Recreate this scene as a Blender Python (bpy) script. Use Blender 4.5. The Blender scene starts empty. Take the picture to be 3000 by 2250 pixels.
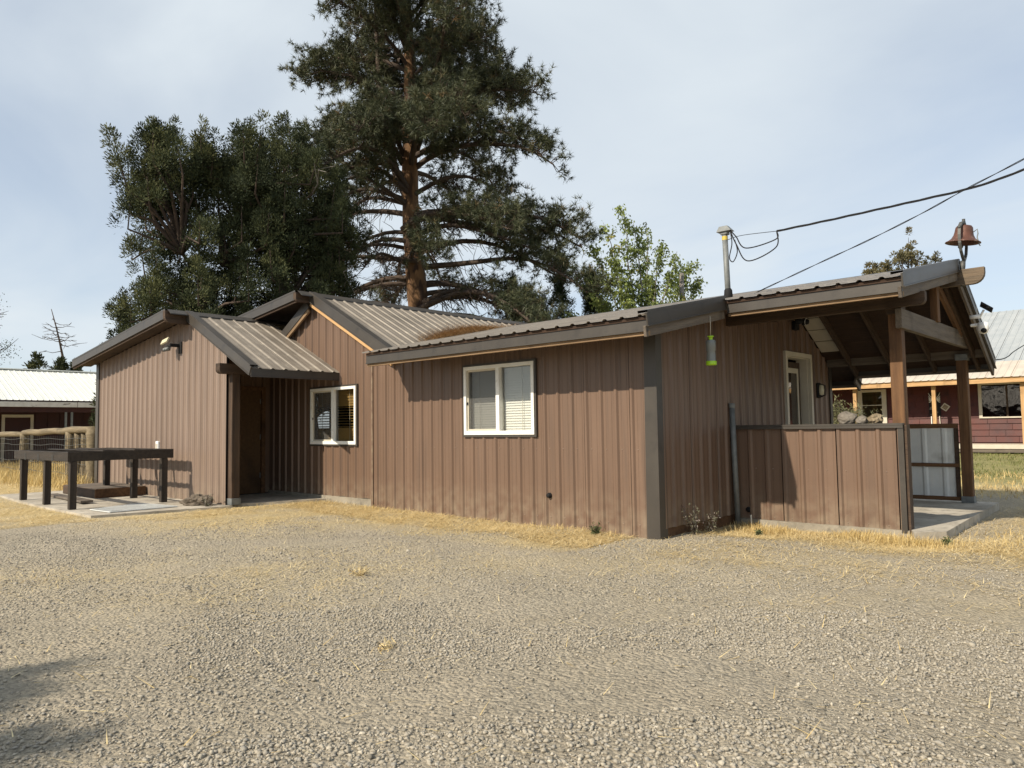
import bpy, bmesh, math, random
import numpy as np
from mathutils import Vector, Matrix, noise as mnoise
R = math.radians
random.seed(7)
rng = np.random.default_rng(11)
scene = bpy.context.scene
col = scene.collection

# ------------------------------------------------------------------ camera
cam_d = bpy.data.cameras.new('camera'); cam = bpy.data.objects.new('camera', cam_d); col.objects.link(cam)
cam_d.sensor_width = 36.0; cam_d.lens = 25.8; cam_d.clip_start = 0.05; cam_d.clip_end = 2000
Rr = Vector((0.73341737, 0.679616, -0.01486792)); Uu = Vector((0.05163355, -0.03388591, 0.99809104)); Ff = Vector((-0.67781483, 0.73278499, 0.0599435))
mw = Matrix.Identity(4)
for i, v in enumerate((Rr, Uu, -Ff)):
    for j in range(3): mw[j][i] = v[j]
mw[0][3], mw[1][3], mw[2][3] = 0.0, 0.0, 1.30
cam.matrix_world = mw
scene.camera = cam
# ------------------------------------------------------------------ sky, sun, exposure
SUN_DIR = Vector((0.177, 1.0, -0.770)).normalized()          # direction in which the light travels
world = bpy.data.worlds.new('World'); scene.world = world; world.use_nodes = True
wn = world.node_tree.nodes; wl = world.node_tree.links
for n in list(wn): wn.remove(n)
wo = wn.new('ShaderNodeOutputWorld'); bg = wn.new('ShaderNodeBackground'); bg.inputs['Strength'].default_value = 0.111
sky = wn.new('ShaderNodeTexSky'); sky.sky_type = 'NISHITA'; sky.sun_disc = False
sky.sun_elevation = R(37.2); sky.sun_rotation = R(190.0); sky.altitude = 900; sky.air_density = 1.0; sky.dust_density = 1.2; sky.ozone_density = 1.3
tc = wn.new('ShaderNodeTexCoord'); sep = wn.new('ShaderNodeSeparateXYZ'); wl.new(tc.outputs['Generated'], sep.inputs[0])
def wmath(op, a, b=None, clamp=False):
    n = wn.new('ShaderNodeMath'); n.operation = op; n.use_clamp = clamp
    for k, v in enumerate((a, b)):
        if v is None: continue
        if isinstance(v, (int, float)): n.inputs[k].default_value = v
        else: wl.new(v, n.inputs[k])
    return n.outputs[0]
den = wmath('ADD', wmath('MAXIMUM', sep.outputs['Z'], 0.0), 0.16)
cmb = wn.new('ShaderNodeCombineXYZ'); wl.new(wmath('DIVIDE', sep.outputs['X'], den), cmb.inputs[0]); wl.new(wmath('DIVIDE', sep.outputs['Y'], den), cmb.inputs[1])
mp = wn.new('ShaderNodeMapping'); mp.inputs['Rotation'].default_value = (0, 0, R(35)); mp.inputs['Scale'].default_value = (0.7, 1.05, 1); wl.new(cmb.outputs[0], mp.inputs[0])
n1 = wn.new('ShaderNodeTexNoise'); n1.inputs['Scale'].default_value = 0.95; n1.inputs['Detail'].default_value = 6; n1.inputs['Roughness'].default_value = 0.48; n1.inputs['Distortion'].default_value = 0.5; wl.new(mp.outputs[0], n1.inputs['Vector'])
cr = wn.new('ShaderNodeValToRGB'); cr.color_ramp.elements[0].position = 0.33; cr.color_ramp.elements[0].color = (0.50, 0.50, 0.50, 1); cr.color_ramp.elements[1].position = 0.66; cr.color_ramp.elements[1].color = (0.97, 0.97, 0.97, 1); wl.new(n1.outputs['Fac'], cr.inputs[0])
mix = wn.new('ShaderNodeMixRGB'); wl.new(cr.outputs[0], mix.inputs[0]); wl.new(sky.outputs[0], mix.inputs[1]); mix.inputs[2].default_value = (5.45, 5.95, 6.32, 1)
wl.new(mix.outputs[0], bg.inputs['Color']); wl.new(bg.outputs[0], wo.inputs['Surface'])
sd = bpy.data.lights.new('sun', 'SUN'); sd.energy = 5.0; sd.angle = R(0.6); sd.color = (1.0, 0.885, 0.72)
so = bpy.data.objects.new('sun', sd); col.objects.link(so); so.rotation_euler = SUN_DIR.to_track_quat('-Z', 'Y').to_euler(); so.location = (-6, -30, 25)
vs = scene.view_settings; vs.view_transform = 'Standard'; vs.look = 'None'; vs.exposure = 0.35; vs.gamma = 1.0; vs.use_curve_mapping = False

# ------------------------------------------------------------------ materials
def pm(name, c1, c2=None, scale=4.0, rough=0.6, metal=0.0, bump=0.0, bscale=30.0, stretch=(1, 1, 1), spec=0.5, detail=6.0, lo=0.35, hi=0.65, tint=None, spots=None, grime=None):
    m = bpy.data.materials.new(name); m.use_nodes = True
    nt = m.node_tree; N = nt.nodes; L = nt.links
    b = N['Principled BSDF']; b.inputs['Roughness'].default_value = rough; b.inputs['Metallic'].default_value = metal; b.inputs['Specular IOR Level'].default_value = spec
    b.inputs['Base Color'].default_value = (*c1, 1)
    t = N.new('ShaderNodeTexCoord'); mpn = N.new('ShaderNodeMapping'); mpn.inputs['Scale'].default_value = stretch; L.new(t.outputs['Object'], mpn.inputs[0])
    out = None
    if c2 is not None:
        nz = N.new('ShaderNodeTexNoise'); nz.inputs['Scale'].default_value = scale; nz.inputs['Detail'].default_value = detail; nz.inputs['Roughness'].default_value = 0.6; L.new(mpn.outputs[0], nz.inputs['Vector'])
        rp = N.new('ShaderNodeValToRGB'); rp.color_ramp.elements[0].position = lo; rp.color_ramp.elements[1].position = hi
        rp.color_ramp.elements[0].color = (*c1, 1); rp.color_ramp.elements[1].color = (*c2, 1); L.new(nz.outputs['Fac'], rp.inputs[0]); out = rp.outputs[0]
        L.new(out, b.inputs['Base Color'])
        mr = N.new('ShaderNodeMapRange'); mr.inputs['To Min'].default_value = max(0.05, rough - 0.1); mr.inputs['To Max'].default_value = min(1, rough + 0.1); L.new(nz.outputs['Fac'], mr.inputs['Value']); L.new(mr.outputs[0], b.inputs['Roughness'])
    for extra in (spots, grime):
        if extra is None: continue
        sc, c3, a, bb = extra[:4]
        n2 = N.new('ShaderNodeTexNoise'); n2.inputs['Scale'].default_value = sc; n2.inputs['Detail'].default_value = 4
        if len(extra) > 4:
            m2 = N.new('ShaderNodeMapping'); m2.inputs['Scale'].default_value = extra[4]; L.new(t.outputs['Object'], m2.inputs[0]); L.new(m2.outputs[0], n2.inputs['Vector'])
        else: L.new(t.outputs['Object'], n2.inputs['Vector'])
        r2 = N.new('ShaderNodeValToRGB'); r2.color_ramp.elements[0].position = a; r2.color_ramp.elements[1].position = bb; L.new(n2.outputs['Fac'], r2.inputs[0])
        mx = N.new('ShaderNodeMixRGB'); L.new(r2.outputs[0], mx.inputs[0])
        if out is not None: L.new(out, mx.inputs[1])
        else: mx.inputs[1].default_value = (*c1, 1)
        mx.inputs[2].default_value = (*c3, 1); out = mx.outputs[0]; L.new(out, b.inputs['Base Color'])
    if tint:
        at = N.new('ShaderNodeAttribute'); at.attribute_name = 'tint'
        rp2 = N.new('ShaderNodeValToRGB'); els = rp2.color_ramp.elements
        while len(els) < len(tint): els.new(0.5)
        for i, c in enumerate(tint): els[i].position = i / (len(tint) - 1); els[i].color = (*c, 1)
        L.new(at.outputs['Fac'], rp2.inputs[0]); L.new(rp2.outputs[0], b.inputs['Base Color'])
        if out is not None:
            mx = N.new('ShaderNodeMixRGB'); mx.blend_type = 'MULTIPLY'; mx.inputs[0].default_value = 0.5; L.new(rp2.outputs[0], mx.inputs[1]); L.new(out, mx.inputs[2]); L.new(mx.outputs[0], b.inputs['Base Color'])
    if bump:
        nb = N.new('ShaderNodeTexNoise'); nb.inputs['Scale'].default_value = bscale; nb.inputs['Detail'].default_value = 5; L.new(mpn.outputs[0], nb.inputs['Vector'])
        bp = N.new('ShaderNodeBump'); bp.inputs['Strength'].default_value = bump; bp.inputs['Distance'].default_value = 0.02; L.new(nb.outputs['Fac'], bp.inputs['Height']); L.new(bp.outputs[0], b.inputs['Normal'])
    return m
def wood(name, c1, c2, rough=0.75):
    return pm(name, c1, c2, 2.2, rough, 0, 0.5, 9.0, (0.6, 9, 9), 0.3, 8, 0.35, 0.68, grime=(1.7, tuple(v * 0.45 for v in c1), 0.56, 0.78))
M = {}
M['brown'] = pm('brown_metal', (0.136, 0.087, 0.060), (0.158, 0.102, 0.071), 1.3, 0.42, 0, 0.03, 3.0, (1, 1, 0.35), 0.4, spots=(55, (0.45, 0.40, 0.36), 0.775, 0.80), grime=(2.6, (0.108, 0.072, 0.052), 0.50, 0.80, (7, 7, 0.25)))
M['brown_c'] = pm('faded_brown_metal', (0.192, 0.140, 0.108), (0.226, 0.166, 0.130), 1.3, 0.45, 0, 0.03, 3.0, (1, 1, 0.35), 0.4, spots=(55, (0.5, 0.46, 0.42), 0.765, 0.80), grime=(2.6, (0.152, 0.112, 0.087), 0.48, 0.80, (7, 7, 0.25)))
M['roof'] = pm('roof_metal', (0.190, 0.165, 0.135), (0.245, 0.213, 0.174), 2.5, 0.45, 0, 0.04, 4.0, (1, 1, 1), 0.4, spots=(6.0, (0.34, 0.30, 0.24), 0.57, 0.80), grime=(1.4, (0.14, 0.123, 0.10), 0.56, 0.80))
M['trim'] = pm('trim_metal', (0.042, 0.0365, 0.031), (0.056, 0.049, 0.041), 1.8, 0.42, 0, 0.03, 4, (1, 1, 1), 0.45, grime=(5, (0.030, 0.027, 0.024), 0.58, 0.8))
def add_dust(m, colr, z0, z1, amount):
    nt = m.node_tree; N = nt.nodes; L = nt.links; b = N['Principled BSDF']; src = b.inputs['Base Color'].links[0].from_socket
    t = N.new('ShaderNodeTexCoord'); sx = N.new('ShaderNodeSeparateXYZ'); L.new(t.outputs['Object'], sx.inputs[0])
    mr = N.new('ShaderNodeMapRange'); mr.inputs['From Min'].default_value = z1; mr.inputs['From Max'].default_value = z0; mr.inputs['To Min'].default_value = 0; mr.inputs['To Max'].default_value = 1; L.new(sx.outputs['Z'], mr.inputs['Value'])
    nz = N.new('ShaderNodeTexNoise'); nz.inputs['Scale'].default_value = 7; nz.inputs['Detail'].default_value = 6; L.new(t.outputs['Object'], nz.inputs['Vector'])
    ra = N.new('ShaderNodeValToRGB'); ra.color_ramp.elements[0].position = 0.36; ra.color_ramp.elements[1].position = 0.70; L.new(nz.outputs['Fac'], ra.inputs[0])
    mu = N.new('ShaderNodeMath'); mu.operation = 'MULTIPLY'; L.new(mr.outputs[0], mu.inputs[0]); L.new(ra.outputs[0], mu.inputs[1]); m2 = N.new('ShaderNodeMath'); m2.operation = 'MULTIPLY'; m2.inputs[1].default_value = amount; L.new(mu.outputs[0], m2.inputs[0])
    mx = N.new('ShaderNodeMixRGB'); L.new(m2.outputs[0], mx.inputs[0]); L.new(src, mx.inputs[1]); mx.inputs[2].default_value = (*colr, 1); L.new(mx.outputs[0], b.inputs['Base Color'])
for k_ in ('brown', 'brown_c'): add_dust(M[k_], (0.30, 0.25, 0.18), 0.0, 0.55, 0.55)
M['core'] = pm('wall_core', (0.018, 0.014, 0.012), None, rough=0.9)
M['deck'] = wood('roof_deck', (0.036, 0.021, 0.014), (0.058, 0.034, 0.022))
M['wood_dark'] = wood('dark_stained_wood', (0.045, 0.030, 0.021), (0.085, 0.055, 0.036))
M['wood_post'] = wood('post_wood', (0.085, 0.044, 0.022), (0.165, 0.088, 0.042))
M['wood_light'] = wood('fascia_wood', (0.40, 0.24, 0.11), (0.56, 0.36, 0.18))
M['wood_fascia'] = wood('weathered_fascia_wood', (0.15, 0.098, 0.056), (0.28, 0.185, 0.105))
M['wood_end'] = wood('weathered_beam_end', (0.075, 0.060, 0.045), (0.165, 0.122, 0.082))
M['wood_grey'] = wood('grey_wood', (0.095, 0.078, 0.063), (0.165, 0.138, 0.110))
M['table'] = wood('black_brown_stain', (0.022, 0.017, 0.013), (0.044, 0.034, 0.026), 0.6)
M['log'] = wood('peeled_log', (0.125, 0.098, 0.060), (0.23, 0.185, 0.115))
M['door'] = wood('door_wood', (0.085, 0.046, 0.020), (0.13, 0.075, 0.032), 0.5)
M['vinyl'] = pm('white_vinyl', (0.80, 0.80, 0.76), (0.70, 0.69, 0.64), 3, 0.35, spots=(14, (0.55, 0.53, 0.47), 0.62, 0.8))
M['cream'] = pm('cream_paint', (0.46, 0.42, 0.34), (0.54, 0.50, 0.41), 3, 0.5)
M['blind_w'] = pm('white_blind', (0.74, 0.73, 0.68), None, rough=0.5)
M['blind_b'] = pm('wood_blind', (0.28, 0.17, 0.05), (0.36, 0.225, 0.075), 5, 0.45)
M['concrete'] = pm('concrete', (0.36, 0.325, 0.265), (0.46, 0.42, 0.35), 2.5, 0.85, 0, 0.25, 60, spots=(9, (0.22, 0.20, 0.165), 0.52, 0.72), grime=(1.6, (0.25, 0.22, 0.17), 0.45, 0.72))
M['concrete_old'] = pm('stained_concrete', (0.20, 0.18, 0.142), (0.30, 0.27, 0.215), 3.5, 0.9, 0, 0.3, 50, spots=(6, (0.13, 0.115, 0.09), 0.52, 0.70))
M['galv'] = pm('galvanized_steel', (0.12, 0.13, 0.13), (0.175, 0.187, 0.185), 14, 0.55, 0.1, 0.03, 8)
M['galv_sheet'] = pm('galvanized_sheet', (0.58, 0.60, 0.59), (0.68, 0.70, 0.68), 3, 0.45, 0.0, 0.05, 4, grime=(3, (0.30, 0.30, 0.28), 0.56, 0.78))
M['black'] = pm('black_rubber', (0.012, 0.012, 0.013), None, rough=0.75, spec=0.25)
M['iron'] = pm('bracket_iron', (0.055, 0.058, 0.056), (0.10, 0.10, 0.095), 20, 0.6, 0.3)
M['rust'] = pm('rusty_bell', (0.082, 0.036, 0.024), (0.13, 0.056, 0.038), 9, 0.55, 0.25, 0.1, 30, spots=(10, (0.32, 0.27, 0.23), 0.62, 0.8))
M['white_p'] = pm('white_plastic', (0.78, 0.78, 0.76), None, rough=0.3)
M['solar'] = pm('solar_cell', (0.012, 0.014, 0.022), None, rough=0.2)
M['green_p'] = pm('green_plastic', (0.33, 0.58, 0.02), None, rough=0.3)
M['yellow'] = pm('yellow_tape', (0.50, 0.38, 0.06), None, rough=0.5)
M['lamp'] = pm('lamp_lens', (0.62, 0.58, 0.42), None, rough=0.25)
M['stone'] = pm('field_stone', (0.11, 0.096, 0.080), (0.20, 0.178, 0.150), 7, 0.85, 0, 0.6, 25)
M['stone2'] = pm('ochre_stone', (0.15, 0.115, 0.072), (0.26, 0.21, 0.14), 9, 0.85, 0, 0.8, 25)
M['lava'] = pm('lava_stone', (0.085, 0.068, 0.050), (0.155, 0.125, 0.095), 9, 0.9, 0, 0.9, 30)
M['red'] = pm('red_siding', (0.062, 0.0110, 0.0075), (0.084, 0.016, 0.0105), 3, 0.6, grime=(2, (0.038, 0.009, 0.010), 0.5, 0.75))
M['barnred'] = pm('dark_red_board', (0.030, 0.007, 0.009), (0.045, 0.011, 0.012), 3, 0.7)
M['white_roof'] = pm('white_roof', (0.66, 0.67, 0.63), (0.74, 0.75, 0.70), 2, 0.45)
M['tan_roof'] = pm('tan_roof', (0.46, 0.405, 0.335), (0.55, 0.485, 0.40), 2, 0.45)
M['grey_roof'] = pm('grey_roof', (0.30, 0.325, 0.335), (0.36, 0.38, 0.385), 2, 0.45)
M['peel'] = pm('peeling_white_board', (0.60, 0.60, 0.58), (0.50, 0.49, 0.47), 4, 0.6, spots=(3.0, (0.15, 0.14, 0.125), 0.63, 0.68, (0.5, 1, 3)))
M['bark'] = pm('pine_bark', (0.105, 0.056, 0.026), (0.20, 0.110, 0.050), 5, 0.9, 0, 1.0, 9, (1, 1, 0.3), spots=(3, (0.055, 0.03, 0.018), 0.5, 0.6, (1.5, 1.5, 0.5)))
M['limb'] = pm('limb_bark', (0.045, 0.032, 0.024), (0.075, 0.052, 0.038), 6, 0.9)
M['deadwood'] = pm('dead_limb', (0.16, 0.145, 0.135), (0.24, 0.22, 0.20), 6, 0.9)
M['dirt'] = None
def leafmat(name, tint, rough=0.6, trans=0.12):
    m = pm(name, tint[0], None, rough=rough, tint=tint, spec=0.25)
    nt = m.node_tree; b = nt.nodes['Principled BSDF']; o = nt.nodes['Material Output']
    tr = nt.nodes.new('ShaderNodeBsdfTranslucent'); mx = nt.nodes.new('ShaderNodeMixShader'); mx.inputs[0].default_value = trans
    src = b.inputs['Base Color'].links[0].from_socket; nt.links.new(src, tr.inputs['Color'])
    nt.links.new(b.outputs[0], mx.inputs[1]); nt.links.new(tr.outputs[0], mx.inputs[2]); nt.links.new(mx.outputs[0], o.inputs['Surface'])
    return m
M['needle'] = leafmat('pine_needles', [(0.026, 0.035, 0.019), (0.056, 0.067, 0.035), (0.100, 0.106, 0.055), (0.19, 0.12, 0.055)], 0.5, 0.10)
M['juniper'] = leafmat('juniper_sprays', [(0.018, 0.026, 0.012), (0.048, 0.060, 0.026), (0.110, 0.116, 0.046)], 0.8, 0.10)
M['arbor'] = leafmat('arborvitae_sprays', [(0.020, 0.034, 0.012), (0.05, 0.06, 0.02)], 0.65, 0.06)
M['maple'] = leafmat('maple_leaves', [(0.10, 0.13, 0.042), (0.18, 0.22, 0.07), (0.32, 0.39, 0.12), (0.36, 0.30, 0.09)], 0.5, 0.4)
M['shrub'] = leafmat('shrub_leaves', [(0.10, 0.105, 0.05), (0.19, 0.18, 0.09)], 0.6, 0.15)
M['straw'] = leafmat('dry_straw', [(0.46, 0.335, 0.15), (0.64, 0.50, 0.25), (0.76, 0.64, 0.38)], 0.7, 0.15)
M['tuft'] = leafmat('dry_grass', [(0.40, 0.28, 0.11), (0.58, 0.44, 0.19), (0.70, 0.57, 0.30)], 0.7, 0.2)
M['lawn'] = leafmat('lawn_grass', [(0.10, 0.125, 0.036), (0.19, 0.20, 0.065), (0.42, 0.36, 0.16)], 0.6, 0.2)
M['weed'] = leafmat('weed_leaves', [(0.11, 0.115, 0.075), (0.17, 0.165, 0.11), (0.30, 0.25, 0.24)], 0.7, 0.15)
M['pneedle'] = leafmat('fallen_needles', [(0.20, 0.115, 0.045), (0.34, 0.20, 0.085)], 0.7, 0.1)
M['gravel'] = pm('gravel_stone', (0.75, 0.75, 0.75), (1, 1, 1), 60, 0.85, 0, 0.3, 120, tint=[(0.14, 0.127, 0.102), (0.28, 0.252, 0.200), (0.38, 0.340, 0.268), (0.26, 0.242, 0.208), (0.48, 0.435, 0.35)])
def glassmat(name, base, ior=1.5, thick=0.0):
    m = bpy.data.materials.new(name); m.use_nodes = True; nt = m.node_tree; N = nt.nodes; L = nt.links; N.remove(N['Principled BSDF'])
    tr = N.new('ShaderNodeBsdfTransparent'); tr.inputs[0].default_value = (*base, 1); gl = N.new('ShaderNodeBsdfGlossy'); gl.inputs['Roughness'].default_value = 0.015
    fr = N.new('ShaderNodeFresnel'); fr.inputs[0].default_value = ior
    nz = N.new('ShaderNodeTexNoise'); nz.inputs['Scale'].default_value = 1.6; tcn = N.new('ShaderNodeTexCoord'); L.new(tcn.outputs['Object'], nz.inputs['Vector'])
    bp = N.new('ShaderNodeBump'); bp.inputs['Strength'].default_value = 0.12; bp.inputs['Distance'].default_value = 0.05; L.new(nz.outputs[0], bp.inputs['Height']); L.new(bp.outputs[0], gl.inputs['Normal'])
    mx = N.new('ShaderNodeMixShader'); ml = N.new('ShaderNodeMath'); ml.operation = 'MULTIPLY_ADD'; ml.use_clamp = True; ml.inputs[1].default_value = 1.6; ml.inputs[2].default_value = 0.03; L.new(fr.outputs[0], ml.inputs[0]); L.new(ml.outputs[0], mx.inputs[0]); L.new(tr.outputs[0], mx.inputs[1]); L.new(gl.outputs[0], mx.inputs[2]); L.new(mx.outputs[0], N['Material Output'].inputs['Surface'])
    return m
M['glass'] = glassmat('window_glass', (0.88, 0.90, 0.89), 1.46)
M['glass_far'] = glassmat('far_window_glass', (0.35, 0.37, 0.37), 1.46)
def screenmat():
    m = bpy.data.materials.new('insect_screen'); m.use_nodes = True; nt = m.node_tree; N = nt.nodes; b = N['Principled BSDF']; b.inputs['Base Color'].default_value = (0.10, 0.10, 0.095, 1); b.inputs['Roughness'].default_value = 0.6
    tr = N.new('ShaderNodeBsdfTransparent'); mx = N.new('ShaderNodeMixShader'); mx.inputs[0].default_value = 0.48
    nt.links.new(tr.outputs[0], mx.inputs[1]); nt.links.new(b.outputs[0], mx.inputs[2]); nt.links.new(mx.outputs[0], N['Material Output'].inputs['Surface'])
    return m
M['screen'] = screenmat()

# ------------------------------------------------------------------ object helpers
def thing(name, loc, label, cat, group=None):
    o = bpy.data.objects.new(name, None); o.empty_display_size = 0.2; o.location = loc; col.objects.link(o); o['label'] = label; o['category'] = cat
    if group: o['group'] = group
    return o
def tag(o, label, cat, group=None):
    o['label'] = label; o['category'] = cat
    if group: o['group'] = group
    return o
INV = {}
def mo(name, verts, faces, m, parent=None, smooth=False, mw_=None):
    me = bpy.data.meshes.new(name); me.from_pydata([tuple(v) for v in verts], [], faces); me.update()
    me.materials.append(m)
    if smooth: me.polygons.foreach_set('use_smooth', [True] * len(me.polygons))
    return fin(name, me, parent, mw_)
def fin(name, me, parent=None, mw_=None):
    o = bpy.data.objects.new(name, me)
    W = mw_ if mw_ is not None else Matrix.Identity(4)
    o.matrix_basis = W
    col.objects.link(o)
    if parent is not None:
        o.parent = parent
        if parent.type == 'EMPTY': o.matrix_parent_inverse = Matrix.Translation(-parent.location)
        else: o.matrix_parent_inverse = INV[parent.name]
    INV[o.name] = W.inverted()
    return o
def bm_fin(name, bm, m, parent=None, mw_=None, smooth=False):
    me = bpy.data.meshes.new(name); bm.to_mesh(me); bm.free(); me.materials.append(m)
    if smooth: me.polygons.foreach_set('use_smooth', [True] * len(me.polygons))
    return fin(name, me, parent, mw_)
def np_mesh(name, V, tri, m, parent=None, tint=None, smooth=False):
    """V (n,3), tri (k,3) arrays; tint per face"""
    me = bpy.data.meshes.new(name); V = np.asarray(V, np.float32); tri = np.asarray(tri, np.int32); k = tri.shape[1]
    me.vertices.add(len(V)); me.vertices.foreach_set('co', V.ravel())
    me.loops.add(tri.size); me.loops.foreach_set('vertex_index', tri.ravel())
    me.polygons.add(len(tri)); me.polygons.foreach_set('loop_start', np.arange(0, tri.size, k, dtype=np.int32)); me.polygons.foreach_set('loop_total', np.full(len(tri), k, np.int32))
    if tint is not None:
        a = me.attributes.new('tint', 'FLOAT', 'FACE'); a.data.foreach_set('value', np.asarray(tint, np.float32))
    me.update(calc_edges=True); me.validate()
    if smooth: me.polygons.foreach_set('use_smooth', [True] * len(me.polygons))
    me.materials.append(m)
    return fin(name, me, parent)
def box(name, x0, x1, y0, y1, z0, z1, m, parent=None, bev=0.0):
    bm = bmesh.new(); bmesh.ops.create_cube(bm, size=1.0)
    bmesh.ops.scale(bm, vec=(abs(x1 - x0), abs(y1 - y0), abs(z1 - z0)), verts=bm.verts)
    if bev: bmesh.ops.bevel(bm, geom=bm.edges[:], offset=bev, segments=1, affect='EDGES')
    return bm_fin(name, bm, m, parent, Matrix.Translation(((x0 + x1) / 2, (y0 + y1) / 2, (z0 + z1) / 2)))
def beam(name, p0, p1, w, h, m, parent=None, bev=0.004, up=(0, 0, 1), tip=None):
    """box from p0 to p1 (centre line); w across, h along 'up'; local X runs along the piece"""
    p0 = Vector(p0); p1 = Vector(p1); d = p1 - p0; L = d.length; x = d.normalized(); y = Vector(up).cross(x).normalized(); z = x.cross(y)
    bm = bmesh.new(); bmesh.ops.create_cube(bm, size=1.0); bmesh.ops.scale(bm, vec=(L, w, h), verts=bm.verts)
    if tip:      # rounded lower corner at the +x end
        es = [e for e in bm.edges if all(v.co.x > 0 and v.co.z < 0 for v in e.verts)]
        bmesh.ops.bevel(bm, geom=es, offset=tip, segments=5, affect='EDGES', profile=0.5)
    elif bev: bmesh.ops.bevel(bm, geom=bm.edges[:], offset=min(bev, w * 0.3, h * 0.3), segments=1, affect='EDGES')
    W = Matrix.Identity(4)
    for i, v in enumerate((x, y, z)):
        for j in range(3): W[j][i] = v[j]
    c = (p0 + p1) / 2
    for j in range(3): W[j][3] = c[j]
    return bm_fin(name, bm, m, parent, W)
def vpost(name, x, y, wx, wy, z0, z1, m, parent=None): return beam(name, (x, y, z0), (x, y, z1), wx, wy, m, parent, 0.006, up=(0, 1, 0))
def tube_geo(pts, rad, n=8, cap=True):
    pts = [Vector(p) for p in pts]; rr = rad if isinstance(rad, (list, tuple, np.ndarray)) else [rad] * len(pts)
    V = []; Fc = []; prev = None
    for i, p in enumerate(pts):
        d = (pts[min(i + 1, len(pts) - 1)] - pts[max(i - 1, 0)]).normalized()
        if prev is None: a = d.orthogonal().normalized()
        else: a = (prev - d * prev.dot(d)); a = a.normalized() if a.length > 1e-6 else d.orthogonal().normalized()
        prev = a; b = d.cross(a)
        for k in range(n):
            t = 2 * math.pi * k / n; V.append(p + (a * math.cos(t) + b * math.sin(t)) * rr[i])
    for i in range(len(pts) - 1):
        for k in range(n):
            k2 = (k + 1) % n; Fc.append((i * n + k, i * n + k2, (i + 1) * n + k2, (i + 1) * n + k))
    if cap: Fc.append(tuple(range(n - 1, -1, -1))); Fc.append(tuple((len(pts) - 1) * n + k for k in range(n)))
    return V, Fc
def tube(name, pts, rad, m, parent=None, n=8, smooth=True):
    V, Fc = tube_geo(pts, rad, n); return mo(name, V, Fc, m, parent, smooth)
def lathe(name, prof, c, m, parent=None, n=24, tilt=None, smooth=True):
    V = []; Fc = []
    for r, z in prof:
        for k in range(n):
            t = 2 * math.pi * k / n; V.append(Vector((r * math.cos(t), r * math.sin(t), z)))
    for i in range(len(prof) - 1):
        for k in range(n):
            k2 = (k + 1) % n; Fc.append((i * n + k, i * n + k2, (i + 1) * n + k2, (i + 1) * n + k))
    if tilt is not None: V = [tilt @ v for v in V]
    return mo(name, [v + Vector(c) for v in V], Fc, m, parent, smooth)
class Geo:
    def __init__(s): s.V = []; s.F = []
    def add(s, V, F):
        o = len(s.V); s.V += [tuple(v) for v in V]; s.F += [tuple(i + o for i in f) for f in F]
    def bx(s, x0, x1, y0, y1, z0, z1):
        V = [(x, y, z) for x in (x0, x1) for y in (y0, y1) for z in (z0, z1)]
        s.add(V, [(0, 1, 3, 2), (4, 6, 7, 5), (0, 4, 5, 1), (2, 3, 7, 6), (0, 2, 6, 4), (1, 5, 7, 3)])
    def build(s, name, m, parent=None, smooth=False): return mo(name, s.V, s.F, m, parent, smooth)
def rock(name, c, sx, sy, sz, m, parent=None, seed=0, rough=0.25, rz=0.0, sub=3, freq=1.6):
    bm = bmesh.new(); bmesh.ops.create_icosphere(bm, subdivisions=sub, radius=1.0)
    for v in bm.verts:
        p = v.co.copy(); q = p * freq + Vector((seed * 7.3, seed * 3.1, seed))
        k = 1 + rough * mnoise.noise(q) + rough * 0.5 * mnoise.noise(q * 2.7)
        p = p * k; p.z = max(p.z, -0.72)
        v.co = Vector((p.x * sx, p.y * sy, p.z * sz))
    return bm_fin(name, bm, m, parent, Matrix.Translation(c) @ Matrix.Rotation(rz, 4, 'Z'), smooth=False)

# ribbed sheet metal: one object per sheet (three rib pitches wide)
PITCH = 0.2287; SHEET = 3 * PITCH
def prof(t, rib=0.024):
    """height of the sheet at local position t (one pitch, rib centred at 0)"""
    u = (t + PITCH / 2) % PITCH - PITCH / 2; a = abs(u)
    if a < 0.015: return rib
    if a < 0.036: return rib * (0.036 - a) / 0.021
    for c in (0.072, -0.072):
        if abs(u - c) < 0.003: return 0.0022
    return 0.0
KN = [-0.036, -0.015, 0.015, 0.036, 0.066, 0.069, 0.075, 0.078, PITCH - 0.078, PITCH - 0.075, PITCH - 0.069, PITCH - 0.066]
def islands(Fc, V):
    """face groups that touch (a sheet cut in two by a window becomes two pieces)"""
    groups = []
    for f in Fc:
        lo_, hi_ = V[f[0]], V[f[3]]
        keys = {(round(V[q][0], 4), round(V[q][1], 4)) for q in f}; zr = (min(V[q][2] for q in f), max(V[q][2] for q in f))
        hit = [g for g in groups if (g[1] & keys) and any(zr[0] < z1 and zr[1] > z0 and (k_ & keys) for k_, z0, z1 in g[2])]
        new = [[f], set(keys), [(keys, *zr)]]
        for g in hit:
            new[0] += g[0]; new[1] |= g[1]; new[2] += g[2]; groups.remove(g)
        groups.append(new)
    return [g[0] for g in groups]
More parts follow.
